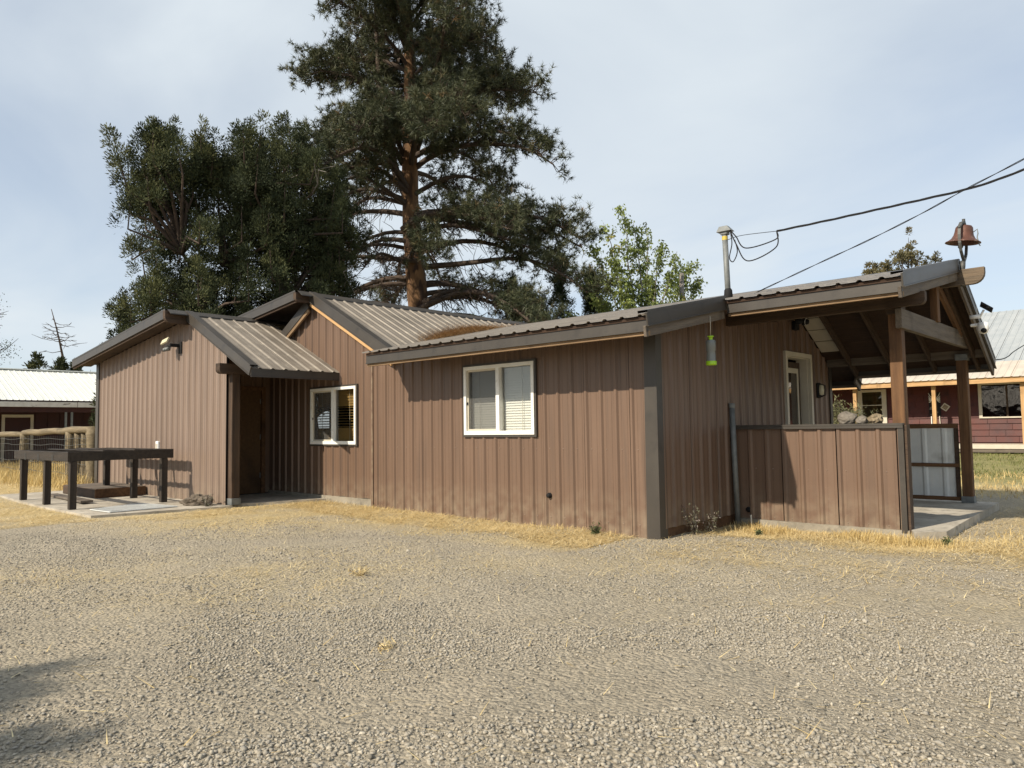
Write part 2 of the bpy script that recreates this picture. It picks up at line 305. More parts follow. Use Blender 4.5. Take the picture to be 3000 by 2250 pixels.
def sheet(pname, parent, org, td, sd_, nd, t0, t1, lo, hi, m, holes=(), off=0.05, rib=0.024, W=SHEET, lap=True, simple=False):
    org = Vector(org); td = Vector(td); sd_ = Vector(sd_); nd = Vector(nd); pitch = W / 3; ks = pitch / PITCH
    i0 = math.floor((t0 - off) / W); out = []
    i = i0
    while off + i * W < t1 - 1e-6:
        a = off + i * W - 0.036 * ks; b = off + (i + 1) * W - 0.036 * ks; a2 = max(a, t0); b2 = min(b, t1); i += 1
        if b2 - a2 < 0.01: continue
        kn = [k for k in (KN if not simple else [-0.036, -0.015, 0.015, 0.036])]
        ts = sorted({a2, b2} | {off + (i - 1) * W + (p * PITCH + k) * ks for p in range(0, 4) for k in kn if a2 < off + (i - 1) * W + (p * PITCH + k) * ks < b2} | {h[j] for h in holes for j in (0, 1) if a2 < h[j] < b2})
        gx = 0.011 if lap else 0
        V = []; Fc = []
        dn = 0.004 * math.sin(i * 12.9898)
        def vert(t, s, tt):
            hgt = prof((tt - off) / ks, rib) + (0.0028 if lap and tt > b2 - 0.001 * ks else 0.0) + dn * 0.3
            return org + td * t + sd_ * s + nd * hgt
        for q in range(len(ts) - 1):
            ta, tb = ts[q], ts[q + 1]; tm = (ta + tb) / 2
            la, lb, ha, hb = lo(ta), lo(tb), hi(ta), hi(tb)
            segs = [((la, lb), (ha, hb))]
            for h in holes:
                if h[0] < tm < h[1]:
                    segs2 = []
                    for (s0, s1) in segs:
                        segs2 += [(s0, (min(s1[0], h[2]), min(s1[1], h[2]))), ((max(s0[0], h[3]), max(s0[1], h[3])), s1)]
                    segs = segs2
            tA = ta + (gx if q == 0 else 0); tB = tb
            for s0, s1 in segs:
                if s1[0] - s0[0] < 0.002 and s1[1] - s0[1] < 0.002: continue
                n = len(V)
                V += [vert(tA, s0[0], ta + 1e-5), vert(tB, s0[1], tb - 1e-5), vert(tB, max(s1[1], s0[1]), tb - 1e-5), vert(tA, max(s1[0], s0[0]), ta + 1e-5)]
                Fc.append((n, n + 1, n + 2, n + 3))
        for grp in islands(Fc, V):
            idx = {}; V2 = []; F2 = []
            for f in grp:
                for q in f:
                    if q not in idx: idx[q] = len(V2); V2.append(V[q])
                F2.append(tuple(idx[q] for q in f))
            out.append(mo(pname, V2, F2, m, parent))
    return out

# ------------------------------------------------------------------ ground
def sstep(a, b, x):
    t = np.clip((x - a) / (b - a), 0, 1); return t * t * (3 - 2 * t)
def gz(x, y):
    x = np.asarray(x, float); y = np.asarray(y, float)
    z = 0.045 * sstep(-7, -13, x) - 0.045 * sstep(-5.2, -4.4, x) * sstep(7.9, 8.8, y) * (1 - sstep(-2.2, -1.4, x)) * (1 - sstep(13, 14.5, y))
    z = z + 0.13 * sstep(15, 28, y) - 0.03 * sstep(-18.5, -24, x)
    near = 1 - sstep(9, 13, np.hypot(x, y))
    z = z + near * (0.014 * np.sin(x * 1.9 + 0.7 * y) * np.sin(y * 1.3 - 0.5 * x) + 0.008 * np.sin(3.7 * x - 2.2 * y + 1.0) + 0.006 * np.sin(5.3 * y + 2.1 * x))
    return z
def ground_material():
    m = bpy.data.materials.new('yard_dirt'); m.use_nodes = True; nt = m.node_tree; N = nt.nodes; L = nt.links; b = N['Principled BSDF']; b.inputs['Roughness'].default_value = 0.95; b.inputs['Specular IOR Level'].default_value = 0.15
    t = N.new('ShaderNodeTexCoord')
    def nz(sc, det=6, ro=0.6):
        n = N.new('ShaderNodeTexNoise'); n.inputs['Scale'].default_value = sc; n.inputs['Detail'].default_value = det; n.inputs['Roughness'].default_value = ro; L.new(t.outputs['Object'], n.inputs['Vector']); return n.outputs['Fac']
    def ramp(f, a, b_, c1, c2):
        r = N.new('ShaderNodeValToRGB'); r.color_ramp.elements[0].position = a; r.color_ramp.elements[1].position = b_; r.color_ramp.elements[0].color = (*c1, 1); r.color_ramp.elements[1].color = (*c2, 1); L.new(f, r.inputs[0]); return r.outputs[0]
    def mixc(f, a, b_):
        mx = N.new('ShaderNodeMixRGB'); L.new(f, mx.inputs[0]); L.new(a, mx.inputs[1]); L.new(b_, mx.inputs[2]); return mx.outputs[0]
    base = ramp(nz(0.9), 0.35, 0.68, (0.355, 0.312, 0.240), (0.45, 0.398, 0.310))
    fine = ramp(nz(24, 8, 0.75), 0.36, 0.62, (0.20, 0.180, 0.143), (0.52, 0.466, 0.368))
    c = mixc(ramp(nz(2.3), 0.40, 0.62, (0.15, 0.15, 0.15), (0.72, 0.72, 0.72)), base, fine)
    vo = N.new('ShaderNodeTexVoronoi'); vo.inputs['Scale'].default_value = 42; L.new(t.outputs['Object'], vo.inputs['Vector'])
    peb = N.new('ShaderNodeMixRGB'); peb.inputs[0].default_value = 0.55; peb.blend_type = 'MULTIPLY'; L.new(c, peb.inputs[1]); L.new(ramp(vo.outputs['Color'], 0.1, 0.9, (0.62, 0.62, 0.63), (1.25, 1.22, 1.16)), peb.inputs[2]); c = peb.outputs[0]
    at = N.new('ShaderNodeAttribute'); at.attribute_name = 'straw'
    c = mixc(at.outputs['Fac'], c, ramp(nz(16, 8, 0.8), 0.34, 0.66, (0.42, 0.32, 0.155), (0.66, 0.54, 0.295)))
    at2 = N.new('ShaderNodeAttribute'); at2.attribute_name = 'lawn'
    c = mixc(at2.outputs['Fac'], c, ramp(nz(5), 0.35, 0.65, (0.14, 0.155, 0.05), (0.30, 0.265, 0.11)))
    L.new(c, b.inputs['Base Color'])
    bp = N.new('ShaderNodeBump'); bp.inputs['Strength'].default_value = 0.9; bp.inputs['Distance'].default_value = 0.03; L.new(nz(30, 8, 0.75), bp.inputs['Height'])
    bp2 = N.new('ShaderNodeBump'); bp2.inputs['Strength'].default_value = 0.8; bp2.inputs['Distance'].default_value = 0.02; L.new(vo.outputs['Distance'], bp2.inputs['Height']); bp2.invert = True; L.new(bp.outputs[0], bp2.inputs['Normal']); L.new(bp2.outputs[0], b.inputs['Normal'])
    return m
def straw_amount(x, y):
    """0..1: how much dry straw lies on the soil"""
    nzs = 0.5 + 0.5 * np.sin(1.3 * x + 0.8 * np.sin(1.7 * y)) * np.sin(1.1 * y + 0.9 * np.sin(0.9 * x))
    nz2 = 0.5 + 0.5 * np.sin(4.1 * x + 1.3 * np.sin(3.7 * y)) * np.sin(3.3 * y - 1.1 * np.sin(2.9 * x))
    front = np.where(x < -11.8, 3.85, 7.3)                    # line along the building front
    d1 = np.clip(1 - np.abs(y - front + 0.45) / 1.25, 0, 1) * (x < -4.9)
    d1 = np.maximum(d1, np.clip(1 - np.hypot((x + 11.2) * 0.75, y - 5.6) / 2.6, 0, 1))
    d2 = np.clip(1 - np.abs(y - 8.75) / 1.1, 0, 1) * sstep(-5.6, -4.4, x) * (1 - sstep(-1.6, -0.6, x))
    d3 = np.clip(1 - np.abs(x + 0.6 + 0.0 * y) / 1.9, 0, 1) * sstep(7.0, 8.8, y) * (1 - sstep(22, 27, y))
    d4 = sstep(-17, -18.6, x) * sstep(2.2, 4.5, y)
    d5 = 0.42 * np.clip(1 - np.abs(np.hypot(x, y) - 7.2) / 2.4, 0, 1)
    s = np.maximum.reduce([1.15 * d1, 1.2 * d2, 1.1 * d3, d4, d5 * nzs * 1.0])
    far = sstep(14, 17, y) * 0.75
    return np.clip(np.maximum(s, far) * (0.45 + 0.75 * nz2), 0, 1)
def lawn_amount(x, y):
    return sstep(16.5, 19.5, y + 0.5 * np.sin(x * 1.7)) * (1 - sstep(40, 60, y)) * sstep(-14, -10, x) * 0.85
def patch(name, xs, ys, z_off=0.0):
    X, Y = np.meshgrid(xs, ys); Z = gz(X, Y) + z_off; nx, ny = len(xs), len(ys)
    V = np.stack([X.ravel(), Y.ravel(), Z.ravel()], 1); i = np.arange(nx * ny).reshape(ny, nx)
    q = np.stack([i[:-1, :-1].ravel(), i[:-1, 1:].ravel(), i[1:, 1:].ravel(), i[1:, :-1].ravel()], 1)
    o = np_mesh(name, V, q, M['dirt'], smooth=True)
    me = o.data
    for nm, fn in (('straw', straw_amount), ('lawn', lawn_amount)):
        a = me.attributes.new(nm, 'FLOAT', 'POINT'); a.data.foreach_set('value', fn(V[:, 0], V[:, 1]).astype(np.float32))
    o['kind'] = 'structure'
    return o
M['dirt'] = ground_material()
gx_ = np.unique(np.concatenate([np.linspace(-900, -40, 20), np.arange(-40, -20, 1.0), np.arange(-20, 6, 0.11), np.arange(6, 30, 1.5), np.linspace(30, 900, 20)]))
gy_ = np.unique(np.concatenate([np.linspace(-900, -30, 20), np.arange(-30, -2, 1.5), np.arange(-2, 15, 0.11), np.arange(15, 45, 0.5), np.linspace(45, 900, 22)]))
patch('ground', gx_, gy_)
def slab(name, poly, z0, z1):
    n = len(poly); V = [(x, y, z1) for x, y in poly] + [(x, y, z0) for x, y in poly]
    Fc = [tuple(range(n))] + [(i, i + n, (i + 1) % n + n, (i + 1) % n) for i in range(n)]
    o = mo(name, V, Fc, M['concrete']); o['kind'] = 'structure'; return o
slab('entry_slab', [(-18.2, 3.98), (-16.2, 3.86), (-14.4, 3.80), (-12.19, 3.84), (-11.95, 5.0), (-11.75, 5.84), (-18.2, 5.84)], -0.2, 0.082)
slab('alcove_floor', [(-13.6, 5.90), (-11.95, 5.90), (-11.72, 6.6), (-11.45, 7.44), (-13.6, 7.44)], -0.2, 0.09)
slab('patio_slab', [(-4.6, 9.40), (-2.45, 9.40), (-2.36, 9.16), (-2.10, 9.45), (-2.16, 11.1), (-2.22, 13.25), (-4.6, 13.25)], -0.2, 0.062)

# ------------------------------------------------------------------ the brown house
house = thing('brown_metal_house', (-8.0, 9.5, 0.0), 'low brown ribbed metal house with gabled wings, white sliding windows and a covered patio', 'house')
SL = 0.207                                                      # low front roof slope
YE, ZE = 6.71, 2.485; YR, ZR = 11.22, 3.40; SF = 0.554
def zmain(y): return np.where(y <= YR, ZE + SL * (y - YE), ZR - SF * (y - YR)) if not np.isscalar(y) else (ZE + SL * (y - YE) if y <= YR else ZR - SF * (y - YR))
XR, ZX = -11.88, 3.83; SX = 0.526                               # cross gable ridge
XC, ZC_ = -13.50, 3.500; SC = 0.478; SCL = 0.107                # entry wing ridge
XK, XP = -4.238, -2.204                                         # rakes of main roof and of patio roof
def yvalley(x): return YE + ((ZX - SX * (x - XR)) - ZE) / SL
def wall_core(name, org, td, t0, t1, lo, hi, holes, step=0.25, m=None):
    """flat backing wall with holes, child of house; returns the part"""
    td = Vector(td); ts = sorted(set(list(np.arange(t0, t1, step)) + [t1] + [h[j] for h in holes for j in (0, 1)])); V = []; Fc = []
    for a, b in zip(ts[:-1], ts[1:]):
        segs = [((lo(a), lo(b)), (hi(a), hi(b)))]
        for h in holes:
            if h[0] < (a + b) / 2 < h[1]:
                segs = [s2 for s0, s1 in segs for s2 in ((s0, (min(s1[0], h[2]), min(s1[1], h[2]))), ((max(s0[0], h[3]), max(s0[1], h[3])), s1))]
        for s0, s1 in segs:
            n = len(V)
            for t, s in ((a, s0[0]), (b, s0[1]), (b, s1[1]), (a, s1[0])): p = Vector(org) + td * t; V.append((p.x, p.y, s))
            Fc.append((n, n + 1, n + 2, n + 3))
    return mo(name, V, Fc, m or M['core'], house)
c_ = lambda v: (lambda t: v)
W2 = (-7.83, -6.47, 1.21, 2.20); W1 = (-11.95, -10.53, 1.06, 2.07)
YA = 7.46
# front wall (long wall) with the white window
ha = lambda x: zmain(YA) - 0.10
hx = lambda x: min(ZX - 0.10 - SX * abs(x - XR), 3.7)
front = wall_core('front_wall', (0, YA + 0.03, 0), (1, 0, 0), -10.10, -4.62, c_(0.0), ha, [W2])
sheet('wall_panel', front, (0, YA, 0), (1, 0, 0), (0, 0, 1), (0, -1, 0), -10.10, -4.60, lambda x: -0.02, ha, M['brown'], [W2], off=-4.94)
gable = wall_core('gable_wall', (0, YA + 0.03, 0), (1, 0, 0), -14.2, -10.10, c_(0.1), hx, [W1])
sheet('wall_panel', gable, (0, YA, 0), (1, 0, 0), (0, 0, 1), (0, -1, 0), -13.5, -10.105, lambda x: 0.145 + 0.012 * math.sin(x * 9), lambda x: hx(x), M['brown'], [W1], off=-10.13)
beam('corner_trim', (-10.10, YA - 0.012, 0.0), (-10.10, YA - 0.012, 2.62), 0.05, 0.02, M['brown'], house, up=(0, 1, 0))
box('foundation', -13.5, -10.12, YA - 0.025, YA + 0.2, -0.2, 0.148, M['concrete_old'], house)
# end wall under the patio roof with door hole
DH = (11.20, 12.12, 0.06, 2.36)
hb = lambda y: zmain(y) - 0.09
endw = wall_core('end_wall', (-4.62, 0, 0), (0, 1, 0), YA + 0.03, 13.1, c_(0.05), hb, [DH])
sheet('wall_panel', endw, (-4.59, 0, 0), (0, 1, 0), (0, 0, 1), (1, 0, 0), YA + 0.02, 13.1, lambda y: 0.10 if y < 9.37 else 0.07, hb, M['brown'], [DH], off=7.56)
box('foundation', -4.75, -4.60, YA + 0.12, 9.36, -0.3, 0.105, M['wood_post'], house)
V = [(-4.755, YA - 0.030, -0.04), (-4.575, YA - 0.030, -0.04), (-4.575, YA - 0.030, zmain(YA) - 0.1), (-4.735, YA - 0.030, zmain(YA) - 0.1), (-4.565, YA + 0.125, -0.04), (-4.565, YA + 0.105, zmain(YA) - 0.05)]
mo('corner_trim', V, [(0, 1, 2, 3), (1, 4, 5, 2)], M['trim'], house)
box('corner_trim', -4.64, -4.565, 13.02, 13.12, 0.06, 2.28, M['trim'], house)
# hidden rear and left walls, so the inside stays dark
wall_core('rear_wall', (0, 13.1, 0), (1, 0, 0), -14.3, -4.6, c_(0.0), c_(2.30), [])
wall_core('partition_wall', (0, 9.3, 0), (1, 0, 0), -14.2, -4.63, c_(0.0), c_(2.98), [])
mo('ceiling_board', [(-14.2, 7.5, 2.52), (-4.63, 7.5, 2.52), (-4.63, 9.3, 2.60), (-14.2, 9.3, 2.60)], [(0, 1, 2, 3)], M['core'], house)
# entry wing
YC = 5.85; SHC = 0.73
hc = lambda x: (ZC_ - 0.09 - (SC * (x - XC) if x > XC else SCL * (XC - x)))
wing = wall_core('wing_wall', (0, YC + 0.03, 0), (1, 0, 0), -18.25, -12.02, c_(0.05), hc, [])
sheet('wall_panel', wing, (0, YC, 0), (1, 0, 0), (0, 0, 1), (0, -1, 0), -18.10, -12.0, lambda x: 0.075, hc, M['brown_c'], [], off=-12.27, W=SHC)
beam('corner_trim', (-18.20, YC - 0.02, 0.05), (-18.20, YC - 0.02, hc(-18.2)), 0.17, 0.04, M['trim'], house, up=(0, 1, 0))
wall_core('wing_side_wall', (-18.26, 0, 0), (0, 1, 0), YC, 9.5, c_(0.0), lambda y: 2.85, [])
DC = (6.42, 7.30, 0.11, 2.14)
inner = wall_core('alcove_wall', (-13.53, 0, 0), (0, 1, 0), YC + 0.05, YA + 0.04, c_(0.05), lambda y: 3.3, [DC])
sheet('wall_panel', inner, (-13.50, 0, 0), (0, 1, 0), (0, 0, 1), (1, 0, 0), YC + 0.05, YA, lambda y: 0.11, lambda y: 3.35, M['brown'], [DC], off=5.95)
# roof decks + sheets -------------------------------------------------------
def roof_plane(name, org, td, sd_, t0, t1, lo, hi, m=M['roof'], off=0.1, deck=True, W=SHEET, parent=house, simple=False, deckm=None):
    td = Vector(td); sd_ = Vector(sd_).normalized(); nd = td.cross(sd_).normalized()
    if nd.z < 0: nd = -nd
    ts = list(np.arange(t0, t1, 0.2)) + [t1]; V = []; Fc = []
    for t in ts:
        for s in (lo(t), hi(t)):
            for d in (-0.012, -0.045): V.append(Vector(org) + td * t + sd_ * s + nd * d)
    for k in range(len(ts) - 1):
        a, b = 4 * k, 4 * k + 4
        Fc += [(a, b, b + 2, a + 2), (a + 1, a + 3, b + 3, b + 1), (a, a + 1, b + 1, b), (a + 2, b + 2, b + 3, a + 3)]
    Fc += [(0, 2, 3, 1), (4 * len(ts) - 4, 4 * len(ts) - 3, 4 * len(ts) - 1, 4 * len(ts) - 2)]
    part = mo(name, V, Fc, deckm or M['deck'], parent)
    sheet('roof_panel', part, org, td, sd_, nd, t0, t1, lambda t: lo(t) - 0.03, hi, m, off=off, W=W, simple=simple, rib=0.019)
    return part
cs = math.sqrt(1 + SL * SL); csf = math.sqrt(1 + SF * SF)
LR = (YR - YE) * cs
roof_plane('front_roof', (0, YE, ZE), (1, 0, 0), (0, 1, SL), -11.05, XK, lambda x: max(0.0, (yvalley(x) - YE) * cs) if x < -9.3 else 0.0, c_(LR), off=-4.30)
roof_plane('patio_roof', (0, YE, ZE), (1, 0, 0), (0, 1, SL), XK + 0.002, XP, c_((8.52 - YE) * cs), c_(LR), off=-4.22)
roof_plane('rear_roof', (0, YR, ZR), (1, 0, 0), (0, -1, SF), -11.0, XK, c_(-(13.6 - YR) * csf), c_(-0.002), off=-4.30)
roof_plane('patio_rear_roof', (0, YR, ZR), (1, 0, 0), (0, -1, SF), XK + 0.002, XP, c_(-(13.35 - YR) * csf), c_(-0.002), off=-4.22)
csx = math.sqrt(1 + SX * SX); XB = -0.005
def xv(y):
    return (-(ZX - zmain(y)) / SX + 0.0) * csx                   # length down the slope to the valley
roof_plane('cross_roof', (XR, 0, ZX), (0, 1, 0), (-1, 0, SX), 7.35, 15.0, lambda y: xv(y) - 0.06, c_(-0.004), off=7.55)
roof_plane('over_roof', (XR, 0, ZX), (0, 1, 0), (1, 0, 0.105), 7.09, 13.5, c_(-2.45), c_(-0.004), off=7.2)
roof_plane('wing_roof', (XC, 0, ZC_), (0, 1, 0), (-1, 0, SC), 5.78, YA - 0.005, c_(-2.44 * math.sqrt(1 + SC * SC)), c_(-0.004), off=5.92, W=0.70)
roof_plane('wing_left_roof', (XC, 0, ZC_), (0, 1, 0), (1, 0, SCL), 5.43, 9.5, c_(-5.13 * math.sqrt(1 + SCL * SCL)), c_(-0.004), off=5.6)
# ridge caps: two flat flanges
def ridge_cap(x0, y0, x1, y1, z, sa, sb, w=0.16):
    p0 = Vector((x0, y0, z)); p1 = Vector((x1, y1, z)); d = (p1 - p0).normalized(); side = Vector((d.y, -d.x, 0))   # right of travel
    V = []
    for p in (p0, p1): V += [p + side * w + Vector((0, 0, 0.030 - sa * w)), p + Vector((0, 0, 0.040)), p - side * w + Vector((0, 0, 0.030 - sb * w)), p + side * (w + 0.002) + Vector((0, 0, 0.012 - sa * w)), p - side * (w + 0.002) + Vector((0, 0, 0.012 - sb * w))]
    return mo('ridge_cap', V, [(0, 1, 6, 5), (1, 2, 7, 6), (3, 0, 5, 8), (2, 4, 9, 7), (0, 3, 1), (5, 6, 8)], M['trim'], house)
ridge_cap(-11.0, YR, XP, YR, ZR, SL, SF); ridge_cap(XR, 7.10, XR, 15.0, ZX, SX, 0.105); ridge_cap(XC, 5.44, XC, 9.0, ZC_, SC, SCL)
# fascias: metal face with a strip of bare wood showing below
def fascia(p0, p1, h=0.135, out=(0, -1, 0), wood_=M['wood_fascia'], lip=0.035, top=0.0, flange=0.0, nrm=None, wh=0.05):
    p0 = Vector(p0); p1 = Vector(p1); o = Vector(out)
    nseg = max(1, round((p1 - p0).length / 3.05))
    for q in range(nseg):
        a_, b_ = p0.lerp(p1, q / nseg), p0.lerp(p1, (q + 1) / nseg); e = o * (0.0022 * (q % 2)) + Vector((0, 0, -h / 2 + top))
        beam('fascia', a_ + e, b_ + e + (b_ - a_).normalized() * (0.02 if q < nseg - 1 else 0), 0.02, h, M['trim'], house, bev=0.002)
    beam('fascia_lip', p0 + Vector((0, 0, -h + top + 0.006)) + o * 0.012, p1 + Vector((0, 0, -h + top + 0.006)) + o * 0.012, 0.022, 0.012, M['trim'], house, bev=0.001)
    if wood_: beam('fascia_board', p0 + Vector((0, 0, -h + top - wh / 2 + 0.01)) - o * 0.028, p1 + Vector((0, 0, -h + top - wh / 2 + 0.01)) - o * 0.028, 0.034, wh, wood_, house, bev=0.003)
    if flange:
        n = (p1 - p0).normalized().cross(o).normalized(); n = n if n.z > 0 else -n
        a = [p + n * 0.030 + o * 0.014 for p in (p0, p1)] + [p + n * 0.030 - o * flange for p in (p1, p0)]
        mo('rake_flange', [tuple(v) for v in a] + [tuple(v - n * 0.03) for v in a], [(0, 1, 2, 3), (3, 2, 6, 7), (0, 4, 5, 1)], M['trim'], house)
fascia((-9.28, YE + 0.035, ZE - 0.02), (XK, YE + 0.035, ZE - 0.02), h=0.15)
zpe = zmain(8.52)
fascia((XK + 0.03, 8.52 + 0.035, zpe - 0.015), (XP, 8.52 + 0.035, zpe - 0.015), h=0.15)
def rake(x, y0, y1, dz=0.028, h=0.15):
    fascia((x, y0, zmain(y0) + dz), (x, y1, zmain(y1) + dz), h=h, out=(1, 0, 0), wood_=M['wood_grey'], flange=0.11, wh=0.12)
rake(XK + 0.008, YE, 8.53); rake(XP + 0.008, 8.52, YR); rake(XP + 0.008, YR, 13.35); rake(XK + 0.008, 13.36, 13.6)
zf = zmain(13.35); fascia((XK, 13.34, zf), (XP, 13.34, zf), h=0.12, out=(0, 1, 0), wood_=M['wood_grey'])
zf = zmain(13.6); fascia((-10.5, 13.59, zf), (XK, 13.59, zf), h=0.12, out=(0, 1, 0), wood_=M['wood_grey'])
# cross gable rakes
def xz(x, z0, s, x0): return z0 - s * abs(x - x0)
fascia((XR + 0.02, 7.345, ZX + 0.02), (-9.45, 7.345, ZX - SX * (-9.45 - XR) + 0.02), h=0.17, wood_=M['wood_light'], flange=0.13, wh=0.085)
fascia((-14.2, 7.085, ZX - 0.105 * 2.32 + 0.015), (XR - 0.02, 7.085, ZX + 0.015), h=0.15, wood_=M['wood_dark'], flange=0.10)
beam('rake_brace', (XR - 0.02, 7.33, ZX - 0.19), (-12.95, 7.33, ZX - 0.19 - 0.567 * 1.05), 0.03, 0.17, M['trim'], house)
beam('rake_brace_edge', (XR + 0.0, 7.35, ZX - 0.30), (-12.95, 7.35, ZX - 0.30 - 0.567 * 1.07), 0.045, 0.075, M['wood_fascia'], house)
beam('collar_beam', (-13.0, 7.75, 3.44), (-12.0, 7.75, 3.55), 0.05, 0.16, M['wood_light'], house)
beam('ridge_beam', (XR - 0.02, 7.42, ZX - 0.085), (XR - 0.02, 7.06, ZX - 0.085), 0.09, 0.17, M['wood_dark'], house, tip=0.06)
# wing rakes, eave, beams
fascia((XC + 0.02, 5.775, ZC_ + 0.02), (XC + 2.44, 5.775, ZC_ - SC * 2.44 + 0.02), h=0.15, wood_=None, flange=0.12)
fascia((XC - 5.13, 5.425, ZC_ - SCL * 5.13 + 0.02), (XC - 0.02, 5.425, ZC_ + 0.02), h=0.15, wood_=M['wood_dark'], flange=0.10)
beam('ridge_beam', (XC - 0.01, 5.86, ZC_ - 0.10), (XC - 0.01, 5.39, ZC_ - 0.10), 0.10, 0.22, M['wood_dark'], house, tip=0.11)
xe = XC + 2.44; ze = ZC_ - SC * 2.44
fascia((xe, 5.78, ze), (xe, YA - 0.01, ze), h=0.15, out=(1, 0, 0), wood_=None)
beam('header_beam', (-11.92, YA - 0.02, 2.37), (-11.92, 5.64, 2.37), 0.15, 0.17, M['wood_dark'], house, tip=0.07)
beam('header_beam', (-11.92, 5.93, 2.36), (-13.5, 5.93, 2.36), 0.09, 0.16, M['wood_dark'], house)
vpost('porch_post', -11.95, 5.947, 0.16, 0.145, 0.085, 2.29, M['wood_dark'], house)
box('post_anchor', -12.05, -11.85, 5.865, 6.03, 0.08, 0.19, M['galv'], house, 0.004)
for yy in (6.25, 6.75, 7.2): beam('rafter', (-13.4, yy, ZC_ - 0.15), (xe - 0.03, yy, ze - 0.09), 0.04, 0.11, M['wood_dark'], house)
for yy in (5.62,): beam('soffit_board', (-13.5, yy, ZC_ - 0.10), (XC - 5.05, yy, ZC_ - 0.10 - SCL * 5.05), 0.33, 0.015, M['wood_dark'], house)
# patio timber frame
vpost('patio_post', -2.53, 9.48, 0.14, 0.14, 0.062, 2.64, M['wood_post'], house)
vpost('patio_post', -2.565, 13.0, 0.14, 0.14, 0.062, 2.275, M['wood_post'], house)
box('post_bracket', -2.615, -2.445, 9.39, 9.57, 2.58, 2.68, M['wood_dark'], house, 0.003)
box('post_bracket', -2.64, -2.475, 12.90, 13.08, 2.235, 2.33, M['galv'], house, 0.003)
box('post_bracket', -2.65, -2.48, 12.915, 13.085, 0.063, 0.16, M['galv'], house, 0.003)
beam('header_beam', (-4.58, 9.30, 2.715), (-2.16, 9.30, 2.715), 0.09, 0.15, M['wood_dark'], house, tip=0.06)
beam('header_beam', (-4.58, 13.0, 2.345), (-2.26, 13.0, 2.345), 0.09, 0.155, M['wood_grey'], house, tip=0.04)
beam('tie_beam', (-2.46, 9.32, 2.515), (-2.46, 12.95, 2.515), 0.07, 0.23, M['wood_grey'], house)
beam('king_post', (-2.44, 10.95, 2.62), (-2.44, 10.95, 3.24), 0.13, 0.09, M['wood_post'], house, up=(1, 0, 0))
beam('web_brace', (-2.44, 11.1, 3.15), (-2.44, 12.35, 2.58), 0.05, 0.11, M['wood_post'], house)
beam('ridge_beam', (-4.58, YR, ZR - 0.185), (-1.90, YR, ZR - 0.185), 0.09, 0.21, M['wood_end'], house, tip=0.14)
for x in (-4.2, -3.6, -3.0, -2.4):
    beam('rafter', (x, 8.6, zmain(8.6) - 0.115), (x, YR, ZR - 0.115), 0.04, 0.13, M['wood_dark'], house)
    beam('rafter', (x, YR, ZR - 0.115), (x, 13.30, zmain(13.30) - 0.115), 0.04, 0.13, M['wood_dark'], house)
for k in range(4):
    y0 = 11.55 + k * 0.29; beam('soffit_board', (-4.42, y0, zmain(y0) - 0.075), (-4.42, y0 + 0.275, zmain(y0 + 0.275) - 0.075), 0.30, 0.012, M['cream'], house)
for k, x in enumerate(np.arange(-9.0, -4.4, 0.61)): beam('rafter', (x, YE + 0.05, zmain(YE + 0.05) - 0.105), (x, YA + 0.1, zmain(YA + 0.1) - 0.105), 0.04, 0.10, M['wood_dark'], house)
# half wall round the patio
YP = 9.37
half = box('half_wall', -4.58, -2.50, YP + 0.02, YP + 0.12, 0.06, 1.265, M['core'], house)
sheet('wall_panel', half, (0, YP, 0), (1, 0, 0), (0, 0, 1), (0, -1, 0), -4.575, -2.50, lambda x: 0.055 if x < -3.9 else 0.035, c_(1.245), M['brown'], off=-3.895)
box('wall_cap', -4.56, -2.47, YP - 0.045, YP + 0.16, 1.265, 1.292, M['trim'], house, 0.004)
box('cap_drip', -4.56, -2.47, YP - 0.046, YP - 0.032, 1.235, 1.266, M['trim'], house)
box('corner_trim', -2.53, -2.47, YP - 0.034, YP + 0.14, 0.02, 1.262, M['trim'], house)
box('end_board', -2.468, -2.44, YP + 0.0, YP + 0.13, 0.0, 1.27, M['wood_dark'], house)
box('foundation', -4.56, -2.45, YP - 0.03, YP + 0.2, -0.3, 0.052, M['concrete_old'], house)
